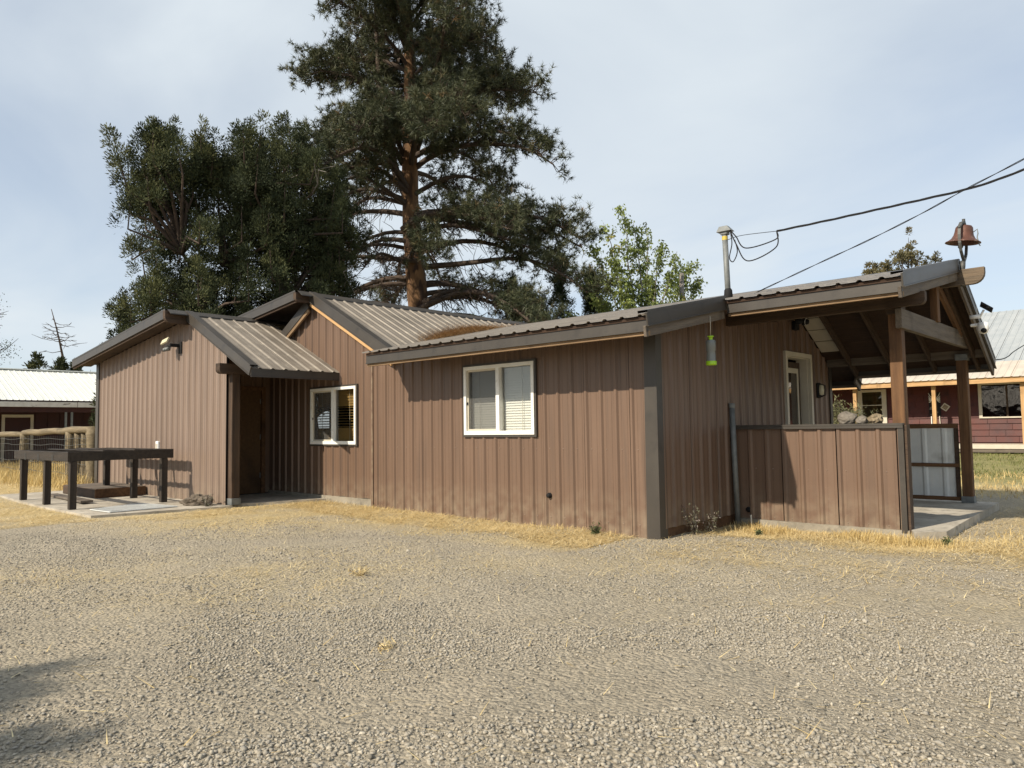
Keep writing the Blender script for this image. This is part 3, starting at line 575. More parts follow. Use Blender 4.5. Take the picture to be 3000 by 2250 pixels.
# windows
def window(x0, x1, z0, z1, y, blind, bm_, closed):
    g = Geo(); f = 0.048; yo = y - 0.045; yi = y + 0.05
    g.bx(x0, x1, yo, yi, z0, z0 + f * 1.15); g.bx(x0, x1, yo, yi, z1 - f, z1); g.bx(x0, x0 + f, yo, yi, z0 + f * 1.15, z1 - f); g.bx(x1 - f, x1, yo, yi, z0 + f * 1.15, z1 - f)
    xm = (x0 + x1) / 2; g.bx(xm - 0.032, xm + 0.032, yo + 0.006, yi, z0 + f * 1.15, z1 - f)
    w = g.build('window', M['vinyl'], house)
    g = Geo(); s = 0.028; a, b, c, d = x0 + f, xm - 0.032, z0 + f * 1.15, z1 - f; ys, ye_ = y - 0.018, y + 0.01
    g.bx(a, b, ys, ye_, c, c + s); g.bx(a, b, ys, ye_, d - s, d); g.bx(a, a + s, ys, ye_, c + s, d - s)
    g.build('sash', M['cream'], w)
    g = Geo(); t = 0.032
    g.bx(x0 - t, x1 + t, y - 0.034, y + 0.01, z0 - t, z0); g.bx(x0 - t, x1 + t, y - 0.034, y + 0.01, z1, z1 + t); g.bx(x0 - t, x0, y - 0.034, y + 0.01, z0, z1); g.bx(x1, x1 + t, y - 0.034, y + 0.01, z0, z1)
    g.build('window_trim', M['trim'], w)
    for xa, xb in ((x0 + f, xm - 0.03), (xm + 0.03, x1 - f)):
        mo('pane', [(xa, y + 0.02, z0 + f), (xb, y + 0.02, z0 + f), (xb, y + 0.02, z1 - f), (xa, y + 0.02, z1 - f)], [(0, 1, 2, 3)], M['glass'], w)
    mo('insect_screen', [(a + s, y - 0.004, c + s), (b, y - 0.004, c + s), (b, y - 0.004, d - s), (a + s, y - 0.004, d - s)], [(0, 1, 2, 3)], M['screen'], w)
    box('latch', a + 0.006, a + 0.022, ys - 0.012, ys, (z0 + z1) / 2 - 0.06, (z0 + z1) / 2 - 0.02, M['black'], w)
    n = 25 if closed else 19; pitch = (z1 - z0 - 2 * f) / n
    for k in range(n):
        zc = z0 + f + (k + 0.5) * pitch; yb = y + 0.085
        if closed: tilt = 0.42; hh = pitch * 0.60
        else:
            r = (k / n); tilt = 0.5 if (r < 0.22 or r > 0.66) else 1.25; hh = 0.030
        dy, dz = hh * math.sin(tilt), hh * math.cos(tilt); sg = -1 if closed else 1
        sag = 0.0 if closed else 0.006 * random.uniform(-1, 1)
        V = []
        for x in (x0 + f + 0.004, x1 - f - 0.004):
            zz = zc + (sag if x > xm else -sag)
            V += [(x, yb - dy, zz - dz * 1), (x, yb, zz + 0.003), (x, yb + dy, zz + dz), (x, yb, zz - 0.0)]
        mo('blind_slat', V, [(0, 1, 5, 4), (1, 2, 6, 5), (3, 0, 4, 7), (2, 3, 7, 6)], bm_, w)
    for x in ((x0 + xm) / 2 - 0.1, (x1 + xm) / 2 + 0.05): box('blind_cord', x, x + 0.006, y + 0.050, y + 0.054, z0 + f, z1 - f, M['cream'], w)
    return w
window(*W2, YA, True, M['blind_w'], True)
window(*W1, YA, True, M['blind_b'], False)
# entry door in the alcove
dr = box('entry_door', -13.54, -13.505, DC[0] + 0.03, DC[1] - 0.03, DC[2], DC[3] - 0.03, M['door'], house, 0.003)
g = Geo(); g.bx(-13.53, -13.455, DC[1] - 0.03, DC[1] + 0.05, 0.1, DC[3] + 0.05); g.bx(-13.53, -13.455, DC[0] - 0.05, DC[0] + 0.03, 0.1, DC[3] + 0.05); g.bx(-13.53, -13.455, DC[0] + 0.03, DC[1] - 0.03, DC[3] - 0.03, DC[3] + 0.05)
g.build('door_frame', M['wood_post'], dr)
for z in (0.45, 1.2, 1.9): box('hinge', -13.507, -13.492, DC[1] - 0.045, DC[1] - 0.025, z - 0.05, z + 0.05, M['galv'], dr)
lathe('door_knob', [(0.0, 0.03), (0.02, 0.03), (0.03, 0.012), (0.018, -0.01), (0.014, -0.04)], (-13.47, DC[0] + 0.12, 1.05), M['galv'], dr, 12, Matrix.Rotation(R(90), 3, 'Y'))
# patio door
y0, y1, z1 = DH[0], DH[1], DH[3]
pd = box('patio_door', -4.76, -4.72, y0 + 0.01, y1 - 0.02, 0.1, z1 - 0.06, M['wood_dark'], house, 0.003)
g = Geo()
for a, b, c, d in ((y0 - 0.07, y0, 0.07, z1 + 0.07), (y1, y1 + 0.07, 0.07, z1 + 0.07)): g.bx(-4.60, -4.545, a, b, c, d)
g.bx(-4.60, -4.545, y0, y1, z1, z1 + 0.07); g.bx(-4.78, -4.60, y1 - 0.012, y1 + 0.03, 0.07, z1); g.bx(-4.78, -4.60, y0 - 0.03, y0 + 0.004, 0.07, z1); g.bx(-4.78, -4.60, y0 + 0.004, y1 - 0.012, z1 - 0.012, z1 + 0.02)
g.build('door_frame', M['cream'], pd)
g = Geo(); g.bx(-4.722, -4.708, y0 + 0.16, y1 - 0.17, 0.45, 0.53); g.bx(-4.722, -4.708, y0 + 0.16, y1 - 0.17, z1 - 0.24, z1 - 0.16); g.bx(-4.722, -4.708, y0 + 0.10, y0 + 0.16, 0.45, z1 - 0.16); g.bx(-4.722, -4.708, y1 - 0.17, y1 - 0.11, 0.45, z1 - 0.16)
g.build('glass_bead', M['cream'], pd)
mo('pane', [(-4.712, y0 + 0.16, 0.53), (-4.712, y1 - 0.17, 0.53), (-4.712, y1 - 0.17, z1 - 0.24), (-4.712, y0 + 0.16, z1 - 0.24)], [(0, 1, 2, 3)], M['glass'], pd)
# screws, tap stub
g = Geo()
def screws(x0, x1, z, y, off, pitch=PITCH, sl=0.0):
    x = off + 0.075 - pitch * math.ceil((off + 0.075 - x0) / pitch)
    while x < x1:
        if x > x0:
            r = 0.0095; V = [(x + r * math.cos(t), y - 0.002, z + sl * (x - x0) + r * math.sin(t)) for t in np.arange(6) * math.pi / 3] + [(x, y - 0.010, z + sl * (x - x0))]
            g.add(V, [(k, (k + 1) % 6, 6) for k in range(6)])
        x += pitch
screws(-10.0, -4.8, 1.02, YA, -4.94); screws(-10.0, -4.8, 0.13, YA, -4.94); screws(-13.4, -10.2, 1.02, YA, -10.13); screws(-13.4, -10.2, 0.22, YA, -10.13); screws(-4.5, -2.6, 0.72, YP, -3.895); screws(-4.5, -2.6, 0.09, YP, -3.895)
for z in (0.2, 1.05, 1.8): screws(-18.0, -12.1, z, YC, -12.27, SHC / 3)
s_ = g.build('screws', M['brown_c'], house); s_['kind'] = 'stuff'
lathe('pipe_cap', [(0.0, 0.03), (0.024, 0.03), (0.030, 0.02), (0.030, 0.0), (0.036, -0.004), (0.036, -0.02)], (-6.25, YA - 0.02, 0.41), M['black'], house, 14, Matrix.Rotation(R(90), 3, 'X'))
lathe('pipe_cap', [(0.0, 0.01), (0.036, 0.01), (0.036, -0.02)], (-4.40, YP - 0.005, 0.17), M['black'], house, 14, Matrix.Rotation(R(90), 3, 'X'))

# ------------------------------------------------------------------ things on and round the house
# farm bell on its forked iron bracket
bl = thing('farm_bell', (-2.14, YR, 3.2), 'rusty cast iron bell in a forked bracket on the patio ridge', 'bell')
bc = Vector((-2.13, YR, 0)); tl = Matrix.Rotation(R(7), 3, 'Y')
lathe('bell', [(0.0, 0.225), (0.045, 0.226), (0.085, 0.215), (0.102, 0.19), (0.108, 0.14), (0.118, 0.09), (0.140, 0.045), (0.178, 0.012), (0.205, -0.002), (0.210, -0.012), (0.200, -0.016), (0.170, 0.004), (0.132, 0.03), (0.108, 0.08), (0.098, 0.14), (0.0, 0.19)], bc + Vector((0, 0, 3.69)), M['rust'], bl, 36, tl)
def strap(name, pts, w, d, m, par):
    V = []; Fc = []; pts = [Vector(p) for p in pts]
    for i, p in enumerate(pts):
        t = (pts[min(i + 1, len(pts) - 1)] - pts[max(i - 1, 0)]).normalized(); n = t.cross(Vector((1, 0, 0))).normalized()
        for a, b in ((-1, -1), (1, -1), (1, 1), (-1, 1)): V.append(p + Vector((1, 0, 0)) * a * w + n * b * d)
    for i in range(len(pts) - 1):
        for k in range(4): Fc.append((4 * i + k, 4 * i + (k + 1) % 4, 4 * i + 4 + (k + 1) % 4, 4 * i + 4 + k))
    Fc += [(3, 2, 1, 0), tuple(4 * len(pts) - 4 + k for k in range(4))]
    return mo(name, V, Fc, m, par)
for s in (-1, 1):
    strap('fork_arm', [bc + Vector((0.0, 0, 3.43)), bc + Vector((0, s * 0.07, 3.48)), bc + Vector((0, s * 0.15, 3.55)), bc + Vector((0, s * 0.195, 3.65)), bc + Vector((0, s * 0.20, 3.76)), bc + Vector((0, s * 0.165, 3.86))], 0.017, 0.010, M['iron'], bl)
    lathe('pivot_bolt', [(0, 0.02), (0.022, 0.018), (0.022, -0.018), (0, -0.02)], bc + Vector((0, s * 0.165, 3.865)), M['iron'], bl, 10, Matrix.Rotation(R(90), 3, 'X'))
strap('yoke', [bc + Vector((0, -0.165, 3.865)), bc + Vector((0.01, -0.10, 3.93)), bc + Vector((0.02, 0, 3.96)), bc + Vector((0.01, 0.10, 3.93)), bc + Vector((0, 0.165, 3.865))], 0.020, 0.014, M['iron'], bl)
tube('yoke_bolt', [bc + Vector((0.02, 0, 3.90)), bc + Vector((0.02, 0, 4.0))], 0.02, M['iron'], bl)
tube('stem', [bc + Vector((-0.01, 0, 3.44)), bc + Vector((-0.02, 0, 3.36)), bc + Vector((-0.025, 0, 3.28)), bc + Vector((-0.03, 0, 3.10))], [0.03, 0.034, 0.026, 0.030], M['iron'], bl, 10)
tube('clapper', [bc + Vector((0.0, 0, 3.86)), bc + Vector((-0.03, 0, 3.66))], 0.010, M['iron'], bl)
lathe('clapper_ball', [(0, 0.03), (0.026, 0.02), (0.034, 0.0), (0.026, -0.02), (0, -0.03)], bc + Vector((-0.03, 0, 3.635)), M['iron'], bl, 12)
tube('striker_chain', [bc + Vector((0.13, -0.02, 3.80)), bc + Vector((0.175, -0.02, 3.83)), bc + Vector((0.18, -0.02, 3.77)), bc + Vector((0.17, -0.03, 3.72)), bc + Vector((0.19, -0.03, 3.62)), bc + Vector((0.20, -0.03, 3.60))], 0.007, M['galv'], bl, 6)
# electric service mast and its wires
ms = thing('service_mast', (-4.38, 8.9, 2.94), 'grey steel service mast with weatherhead rising through the brown roof', 'mast')
tube('pipe', [(-4.36, 8.9, 2.80), (-4.385, 8.9, 3.80)], 0.036, M['galv'], ms, 14)
lathe('flashing_boot', [(0.052, 0.0), (0.056, 0.02), (0.050, 0.10), (0.038, 0.12)], (-4.362, 8.9, 2.955), M['black'], ms, 14)
lathe('yellow_band', [(0.0375, 0.0), (0.0375, 0.05)], (-4.384, 8.9, 3.72), M['yellow'], ms, 14)
bm = bmesh.new(); bmesh.ops.create_cube(bm, size=1.0); bmesh.ops.scale(bm, vec=(0.20, 0.12, 0.075), verts=bm.verts)
for v in bm.verts:
    if v.co.z > 0: v.co.x = v.co.x * 0.55 - 0.02; v.co.y *= 0.5
bm_fin('weatherhead', bm, M['galv'], ms, Matrix.Translation((-4.37, 8.89, 3.865)))
box('weatherhead_collar', -4.43, -4.335, 8.855, 8.945, 3.79, 3.83, M['galv'], ms, 0.006)
def cable(name, pts, r, label, cat='cable', twist=0, group=None, par=None):
    P = []; pts = [Vector(p) for p in pts]
    for i in range(len(pts) - 1):                              # catmull-rom
        p0, p1, p2, p3 = pts[max(i - 1, 0)], pts[i], pts[i + 1], pts[min(i + 2, len(pts) - 1)]
        for k in range(14):
            t = k / 14; P.append(0.5 * ((2 * p1) + (p2 - p0) * t + (2 * p0 - 5 * p1 + 4 * p2 - p3) * t * t + (3 * p1 - p0 - 3 * p2 + p3) * t ** 3))
    P.append(pts[-1])
    g = Geo()
    for s in range(max(1, twist)):
        Q = []
        acc = 0.0
        for i, p in enumerate(P):
            if i: acc += (p - P[i - 1]).length
            ph = acc * 7.0 + s * 2 * math.pi / max(1, twist); Q.append(p + (Vector((math.cos(ph) * 0.3, math.cos(ph) * 0.3, math.sin(ph))) * r * 1.25 if twist > 1 else Vector((0, 0, 0))))
        g.add(*tube_geo(Q, r, 5))
    o = g.build(name, M['black'], par, True)
    return tag(o, label, cat, group) if par is None else o
tw = Vector((-3.71, 8.95, 3.72))                                # where the service cable is clamped to its wires
cable('service_cable', [tw, (-3.14, 9.0, 3.74), (-2.61, 9.1, 3.78), (-2.13, 9.2, 3.82), (-1.64, 9.3, 3.87), (-1.19, 9.4, 3.98), (-0.08, 9.6, 4.32), (2.5, 10.0, 5.2)], 0.0068, 'thick black twisted service cable running from the steel mast up over the yard', twist=3)
cable('telephone_cable', [(-4.38, 9.7, 3.11), (-3.91, 9.65, 3.24), (-3.44, 9.6, 3.37), (-2.78, 9.5, 3.54), (-2.18, 9.4, 3.715), (-1.69, 9.2, 3.84), (-1.13, 9.0, 3.975), (-0.06, 8.6, 4.25), (2.5, 8.0, 5.0)], 0.0044, 'thin black twisted cable rising off the roof sheets and crossing the thick one', twist=2)
lp = thing('service_drip_loop', (-4.3, 8.9, 3.6), 'black drip loops hanging between the weatherhead and the service cable', 'cable')
hd = Vector((-4.29, 8.86, 3.83))
for k, (dz, dx) in enumerate(((0.17, 0.20), (0.34, 0.22), (0.0, 0.0))):
    if k < 2: cable('loop_wire', [hd, hd + Vector((0.08, 0, -dz * 0.6)), hd + Vector((dx, 0.02, -dz - 0.10)), tw + Vector((-0.02, 0, -dz * 0.6)), tw], 0.008, '', par=lp)
cable('loop_wire', [hd, hd + Vector((0.02, 0.0, -0.18)), hd + Vector((-0.02, 0.0, -0.36)), hd + Vector((0.03, 0.0, -0.42)), hd + Vector((0.09, 0.0, -0.30)), hd + Vector((0.06, 0, -0.14))], 0.007, '', par=lp)
cable('loop_wire', [(-4.35, 8.88, 3.71), (-4.15, 8.9, 3.74), tw], 0.004, '', par=lp)
cable('roof_cable', [(-2.21, 13.35, 2.24), (-2.44, 16.0, 2.46), (-2.58, 19.0, 2.91), (-1.75, 24.0, 4.19)], 0.010, 'thin black cable strung from the patio rear eave past the red house')
# hanging wasp trap
wt = thing('wasp_trap', (-4.215, 8.11, 2.0), 'lime green and clear hanging wasp trap under the dark rake', 'wasp trap')
c0 = Vector((-4.222, 8.11, 2.02))
lathe('trap_base', [(0.0, 0.0), (0.060, 0.0), (0.064, 0.01), (0.064, 0.045), (0.058, 0.05), (0.030, 0.11), (0.012, 0.13), (0, 0.13)], c0, M['green_p'], wt, 20)
lathe('trap_body', [(0.058, 0.05), (0.055, 0.12), (0.050, 0.165), (0.056, 0.18), (0.060, 0.26), (0.060, 0.29), (0.045, 0.305)], c0, pm('clear_plastic', (0.16, 0.17, 0.16), None, rough=0.2), wt, 20)
lathe('trap_lid', [(0.0, 0.355), (0.038, 0.355), (0.040, 0.345), (0.024, 0.34), (0.022, 0.305), (0.046, 0.300), (0.0, 0.298)], c0, M['green_p'], wt, 20)
tube('trap_string', [c0 + Vector((0, 0, 0.35)), c0 + Vector((0.004, 0, 0.48)), c0 + Vector((0.0, 0, 0.60))], 0.004, M['cream'], wt, 5)
# loose galvanised pipe standing in the corner
gp = thing('galvanized_pipe', (-4.53, 9.25, -0.05), 'grey galvanized pipe standing upright where half wall meets end wall', 'pipe')
tube('pipe', [(-4.505, 9.26, -0.08), (-4.53, 9.27, 0.8), (-4.55, 9.28, 1.56)], 0.036, M['galv'], gp, 14)
lathe('pipe_coupling', [(0.040, 0.0), (0.043, 0.01), (0.043, 0.05), (0.040, 0.06), (0.0, 0.062)], (-4.552, 9.28, 1.53), M['galv'], gp, 14)
stk = thing('plastic_stake', (-4.28, 9.18, -0.06), 'short pale pipe stub stuck in the soil beside the galvanized pipe', 'pipe'); tube('stub', [(-4.28, 9.18, -0.08), (-4.285, 9.18, 0.12)], 0.011, M['cream'], stk, 8); lathe('stub_cap', [(0.013, 0), (0.013, 0.015), (0, 0.017)], (-4.285, 9.18, 0.11), M['cream'], stk, 8)
# three stones on the half wall
for (x, rx, rz_, sd0, m_, lab, rot) in ((-3.12, 0.105, 0.085, 3, 'stone', 'large rounded grey stone on the half wall cap, farthest from the post', 0.3), (-2.945, 0.066, 0.055, 5, 'stone', 'small smooth oval stone between the two larger stones on the half wall', 0.0), (-2.79, 0.085, 0.062, 9, 'stone2', 'ochre craggy stone on the half wall cap next to the wooden post', 0.5)):
    tag(rock('wall_stone', (x, YP + 0.055, 1.292 + rz_ * 0.72), rx, 0.075, rz_, M[m_], None, sd0, 0.28 if m_ == 'stone' else 0.42, rot, 3, 1.1 if m_ == 'stone' else 2.0), lab, 'stone')
# bulkhead light and round flood lamp on the end wall
bk = thing('bulkhead_light', (-4.57, 12.47, 1.86), 'oval caged bulkhead light beside the patio door', 'light')
box('base', -4.575, -4.53, 12.39, 12.53, 1.72, 1.98, M['black'], bk, 0.02)
rock('lens', (-4.51, 12.46, 1.85), 0.05, 0.05, 0.105, M['lamp'], bk, 1, 0.0)
for yy in (12.42, 12.46, 12.50): tube('cage_bar', [(-4.53, yy, 1.74), (-4.455, yy, 1.77), (-4.445, yy, 1.85), (-4.455, yy, 1.93), (-4.53, yy, 1.96)], 0.005, M['black'], bk, 5)
fl = thing('flood_lamp', (-4.57, 11.69, 2.9), 'black twin flood lamp with a round white face high on the shaded end wall', 'light')
box('mount', -4.575, -4.50, 11.45, 11.60, 2.78, 2.92, M['black'], fl, 0.01)
for yy, zz, mm in ((11.68, 2.92, 'white_p'), (11.40, 2.90, 'black')):
    lathe('lamp_head', [(0, 0.07), (0.035, 0.065), (0.06, 0.0), (0.062, -0.02), (0, -0.02)], (-4.45, yy, zz), M['black'], fl, 14, Matrix.Rotation(R(-80), 3, 'Y') @ Matrix.Rotation(R(180), 3, 'X'))
    lathe('lamp_face', [(0, 0.0), (0.055, 0.0), (0.055, -0.006), (0, -0.006)], (-4.425, yy, zz), M[mm], fl, 14, Matrix.Rotation(R(-80), 3, 'Y'))
# solar floodlight on the wing gable
sf = thing('security_light', (-13.7, 5.82, 3.0), 'small solar security light with pale lens on the faded wing gable', 'light')
W_ = Matrix.Translation((-14.02, 5.62, 3.02)) @ Matrix.Rotation(R(-28), 4, 'X') @ Matrix.Rotation(R(-12), 4, 'Y')
bm = bmesh.new(); bmesh.ops.create_cube(bm, size=1.0); bmesh.ops.scale(bm, vec=(0.23, 0.03, 0.10), verts=bm.verts); bm_fin('panel', bm, M['lamp'], sf, W_)
box('arm', -13.86, -13.80, 5.62, 5.83, 2.90, 2.96, M['black'], sf, 0.008); box('bracket', -13.86, -13.74, 5.80, 5.825, 2.78, 3.0, M['black'], sf, 0.005)
for x in (-14.07, -13.97): lathe('lamp_head', [(0, 0.05), (0.03, 0.04), (0.045, -0.03), (0, -0.04)], (x, 5.65, 2.87), M['galv'], sf, 12, Matrix.Rotation(R(115), 3, 'X'))
box('stem', -14.0, -13.84, 5.64, 5.67, 2.91, 2.94, M['black'], sf)
# small white outlet box
ob = thing('outlet_box', (-14.78, 5.82, 1.05), 'small white weatherproof outlet box on the faded wing wall', 'outlet'); box('cover', -14.84, -14.72, 5.79, 5.85, 0.98, 1.15, M['white_p'], ob, 0.01); box('hatch', -14.82, -14.74, 5.782, 5.791, 1.0, 1.10, M['cream'], ob, 0.003)
# solar camera on the patio rake
sc = thing('solar_camera', (-2.15, 11.75, 2.7), 'white dome camera with a dark solar panel on the patio rake', 'camera')
tube('arm', [(-2.19, 11.72, 2.735), (-2.06, 11.72, 2.735)], 0.028, M['white_p'], sc, 10); tube('panel_arm', [(-2.07, 11.72, 2.73), (-2.02, 11.72, 2.82)], 0.014, M['white_p'], sc, 8)
bm = bmesh.new(); bmesh.ops.create_cube(bm, size=1.0); bmesh.ops.scale(bm, vec=(0.17, 0.115, 0.012), verts=bm.verts); bm_fin('solar_panel', bm, M['solar'], sc, Matrix.Translation((-1.985, 11.70, 2.85)) @ Matrix.Rotation(R(38), 4, 'Y') @ Matrix.Rotation(R(-30), 4, 'X'))
box('mount', -2.19, -2.07, 11.70, 11.76, 2.60, 2.64, M['white_p'], sc, 0.01)
lathe('dome', [(0, 0.075), (0.05, 0.072), (0.068, 0.055), (0.07, 0.01), (0.066, -0.03), (0.045, -0.075), (0, -0.09)], (-2.035, 11.70, 2.575), M['white_p'], sc, 20); lathe('lens', [(0, 0.03), (0.03, 0.022), (0.036, 0.0), (0, -0.01)], (-2.02, 11.645, 2.53), M['black'], sc, 14, Matrix.Rotation(R(105), 3, 'X'))
tube('antenna', [(-2.10, 11.72, 2.75), (-2.105, 11.72, 2.90)], 0.004, M['white_p'], sc, 5)
# galvanised gate panel between the patio posts
gt = thing('galvanized_gate', (-3.1, 13.0, 0.07), 'low gate of galvanized ribbed sheet in a dark wooden frame behind the patio', 'gate')
xa, xb, yg = -3.62, -2.66, 12.98
for nm, a in (('top_rail', (xa, xb, yg - 0.02, yg + 0.02, 1.20, 1.27)), ('middle_rail', (xa, xb, yg - 0.035, yg - 0.003, 0.60, 0.655)), ('bottom_rail', (xa, xb, yg - 0.02, yg + 0.02, 0.085, 0.145))): box(nm, *a, M['wood_post'], gt, 0.004)
for a in (xa, xb - 0.06): box('stile', a, a + 0.06, yg - 0.02, yg + 0.02, 0.146, 1.199, M['wood_dark'], gt, 0.004)
sheet('sheet_panel', gt, (0, yg + 0.005, 0), (1, 0, 0), (0, 0, 1), (0, -1, 0), xa + 0.06, xb - 0.06, c_(0.146), c_(1.199), M['galv_sheet'], off=-3.42, W=0.84, rib=0.018)
# work table, platform, plank, grate, rock in front of the wing
tb = thing('timber_table', (-15.0, 4.7, 0.08), 'large dark stained timber table frame with open joists on six posts', 'table')
for x in (-13.46, -14.82, -16.27):
    for y in (3.955, 5.40): vpost('leg', x, y, 0.104, 0.104, 0.083, 0.86, M['table'], tb)
box('rim_board', -16.56, -13.40, 3.86, 3.902, 0.86, 1.02, M['table'], tb, 0.004); box('rim_board', -16.56, -13.40, 5.50, 5.545, 0.86, 1.02, M['table'], tb, 0.004)
box('rim_board', -13.442, -13.40, 3.903, 5.499, 0.862, 1.018, M['table'], tb, 0.004); box('rim_board', -16.56, -16.518, 3.903, 5.499, 0.862, 1.018, M['table'], tb, 0.004)
for x in (-14.2, -15.0, -15.8):
    box('joist', x - 0.02, x + 0.02, 3.903, 5.499, 0.865, 1.01, M['table'], tb, 0.003)
    for s in (-1, 1): box('joist_hanger', x + s * 0.030 - 0.010, x + s * 0.030 + 0.010, 3.855, 3.86, 0.85, 0.965, M['iron'], tb)
for y in (4.45, 4.95): box('slat', -16.51, -13.45, y - 0.05, y + 0.05, 1.012, 1.03, M['table'], tb, 0.003)
pf = thing('wooden_step', (-16.3, 5.4, 0.08), 'low dark wooden platform step under the table against the wing wall', 'step')
for k in range(6): box('deck_board', -17.25, -15.38, 4.93 + k * 0.15, 5.07 + k * 0.15, 0.235, 0.262, M['wood_grey'], pf, 0.003)
box('rim_board', -17.25, -15.38, 4.90, 4.93, 0.085, 0.255, M['wood_dark'], pf, 0.003); box('rim_board', -15.379, -15.35, 4.90, 5.82, 0.085, 0.255, M['wood_post'], pf, 0.003); box('rim_board', -17.27, -17.251, 4.90, 5.82, 0.085, 0.255, M['wood_dark'], pf, 0.003)
tag(beam('loose_plank', (-16.9, 4.60, 0.105), (-14.25, 4.42, 0.130), 0.20, 0.038, M['wood_grey'], None), 'weathered grey plank lying on the concrete beneath the timber table', 'plank')
gr = thing('metal_grate', (-12.8, 4.55, 0.085), 'flat perforated steel grate lying on the concrete slab', 'grate')
qa, qb, qc, qd = Vector((-13.05, 4.10, 0.09)), Vector((-12.35, 4.16, 0.09)), Vector((-12.35, 5.18, 0.09)), Vector((-13.50, 5.02, 0.09))
def quadp(u, v): return qa * (1 - u) * (1 - v) + qb * u * (1 - v) + qc * u * v + qd * (1 - u) * v
g = Geo()
for k in range(25):
    u = k / 24
    for A, B in ((quadp(u, 0), quadp(u, 1)), (quadp(0, u), quadp(1, u))):
        d = (B - A).normalized(); n = Vector((-d.y, d.x, 0)) * 0.009
        g.add([A - n, A + n, B + n, B - n, A - n + Vector((0, 0, 0.012)), A + n + Vector((0, 0, 0.012)), B + n + Vector((0, 0, 0.012)), B - n + Vector((0, 0, 0.012))], [(4, 5, 6, 7), (0, 1, 5, 4), (2, 3, 7, 6), (1, 2, 6, 5), (3, 0, 4, 7)])
g_ = g.build('bars', M['galv_sheet'], gr); g_['kind'] = 'stuff'
mo('backing_sheet', [v + Vector((0, 0, -0.004)) for v in (qa, qb, qc, qd)], [(0, 1, 2, 3)], M['iron'], gr)
tag(rock('lava_rock', (-12.33, 5.52, 0.082 + 0.075), 0.25, 0.12, 0.105, M['lava'], None, 14, 0.38, R(40), 4, 2.2), 'long jagged brown rock lying on the slab corner by the entry post', 'rock')
# pole fence with wire mesh
fe = thing('pole_fence', (-21.5, 6.0, 0.0), 'weathered round pole fence with woven wire beside the wing', 'fence')
def log(name, p0, p1, r, n=12, par=fe, m=M['log']):
    P = [Vector(p0).lerp(Vector(p1), k / 8) for k in range(9)]; P = [p + Vector((0, 0.01 * math.sin(3.1 * i + r * 90), 0.015 * math.sin(2.3 * i + r * 70))) for i, p in enumerate(P)]
    return tube(name, P, [r * (1 + 0.06 * math.sin(1.7 * i + r * 50)) for i in range(9)], m, par, n)
for x, r in ((-24.7, 0.115), (-20.65, 0.11), (-28.9, 0.11), (-33.0, 0.11)): log('post', (x, 6.0, -0.1), (x, 6.0, 1.36), r)
for x, r, d in ((-20.2, 0.10, 0.05), (-19.72, 0.095, 0.05), (-19.28, 0.10, 0.02), (-18.98, 0.14, 0.0)): log('post', (x, 6.0 + d, -0.1), (x, 6.0 + d, 1.36 if r < 0.13 else 1.46), r)
log('top_rail', (-24.75, 5.98, 1.37), (-18.92, 5.98, 1.42), 0.085); log('top_rail', (-33.1, 5.98, 1.32), (-24.78, 5.98, 1.34), 0.08)
g = Geo()
for x in np.arange(-33, -19.0, 0.16): g.add(*tube_geo([(x, 5.87, 0.06), (x + 0.02 * math.sin(x * 7), 5.865, 0.7), (x + 0.03 * math.sin(x * 3), 5.87, 1.28)], 0.0055, 4, False))
for z in (0.1, 0.35, 0.6, 0.85, 1.05, 1.2): g.add(*tube_geo([(x, 5.865 + 0.01 * math.sin(5 * x), z + 0.018 * math.sin(x * 2.7 + z * 9)) for x in np.arange(-33, -18.9, 0.4)], 0.0065, 4, False))
w_ = g.build('wire_mesh', M['iron'], fe); w_['kind'] = 'stuff'

# ------------------------------------------------------------------ background buildings
# long white roofed barn
bn = thing('red_barn', (-40.0, 14.0, 0.0), 'long dark red barn with bright white ribbed metal roof behind the fence', 'barn')
XB0 = -37.0; zb = 2.83; YB0, YB1 = 2.0, 20.0
rp_ = roof_plane('barn_roof', (XB0, 0, zb), (0, 1, 0), (-1, 0, 0.40), YB0, YB1, c_(0.0), c_(4.3), M['white_roof'], 0.05, True, SHEET, bn, True, M['barnred'])
for k in range(6): beam('fascia_board', (XB0 + 0.03, YB0 + 3 * k + 0.01, zb - 0.19), (XB0 + 0.03, YB0 + 3 * k + 2.99, zb - 0.19), 0.04, 0.22, M['peel'], bn)
beam('ridge_cap', (XB0 - 3.98, YB0, zb + 1.62), (XB0 - 3.98, YB1, zb + 1.62), 0.30, 0.05, M['white_roof'], bn)
bw = box('barn_wall', XB0 - 2.6, XB0 - 2.5, YB0, YB1, 0.0, 2.9, M['barnred'], bn)
for k in range(36): box('wall_board', XB0 - 2.498, XB0 - 2.475, YB0 + k * 0.5 + 0.01, YB0 + k * 0.5 + 0.49, 0.02, 2.85, M['barnred'], bw)
beam('header_beam', (XB0 - 0.3, YB0, 2.44), (XB0 - 0.3, YB1, 2.44), 0.14, 0.26, M['barnred'], bn)
for y in (3.2, 10.62, 10.86, 17.5): box('post', XB0 - 0.28, XB0 - 0.20, y - 0.04, y + 0.04, 0.0, 2.32, M['galv'], bn)
g = Geo(); g.bx(XB0 - 2.474, XB0 - 2.43, 8.68, 8.80, 0.1, 2.25); g.bx(XB0 - 2.474, XB0 - 2.43, 9.80, 9.92, 0.1, 2.25); g.bx(XB0 - 2.474, XB0 - 2.43, 8.80, 9.80, 2.12, 2.25); g.build('door_frame', M['cream'], bn)
box('door', XB0 - 2.474, XB0 - 2.45, 8.80, 9.80, 0.1, 2.12, M['barnred'], bn)
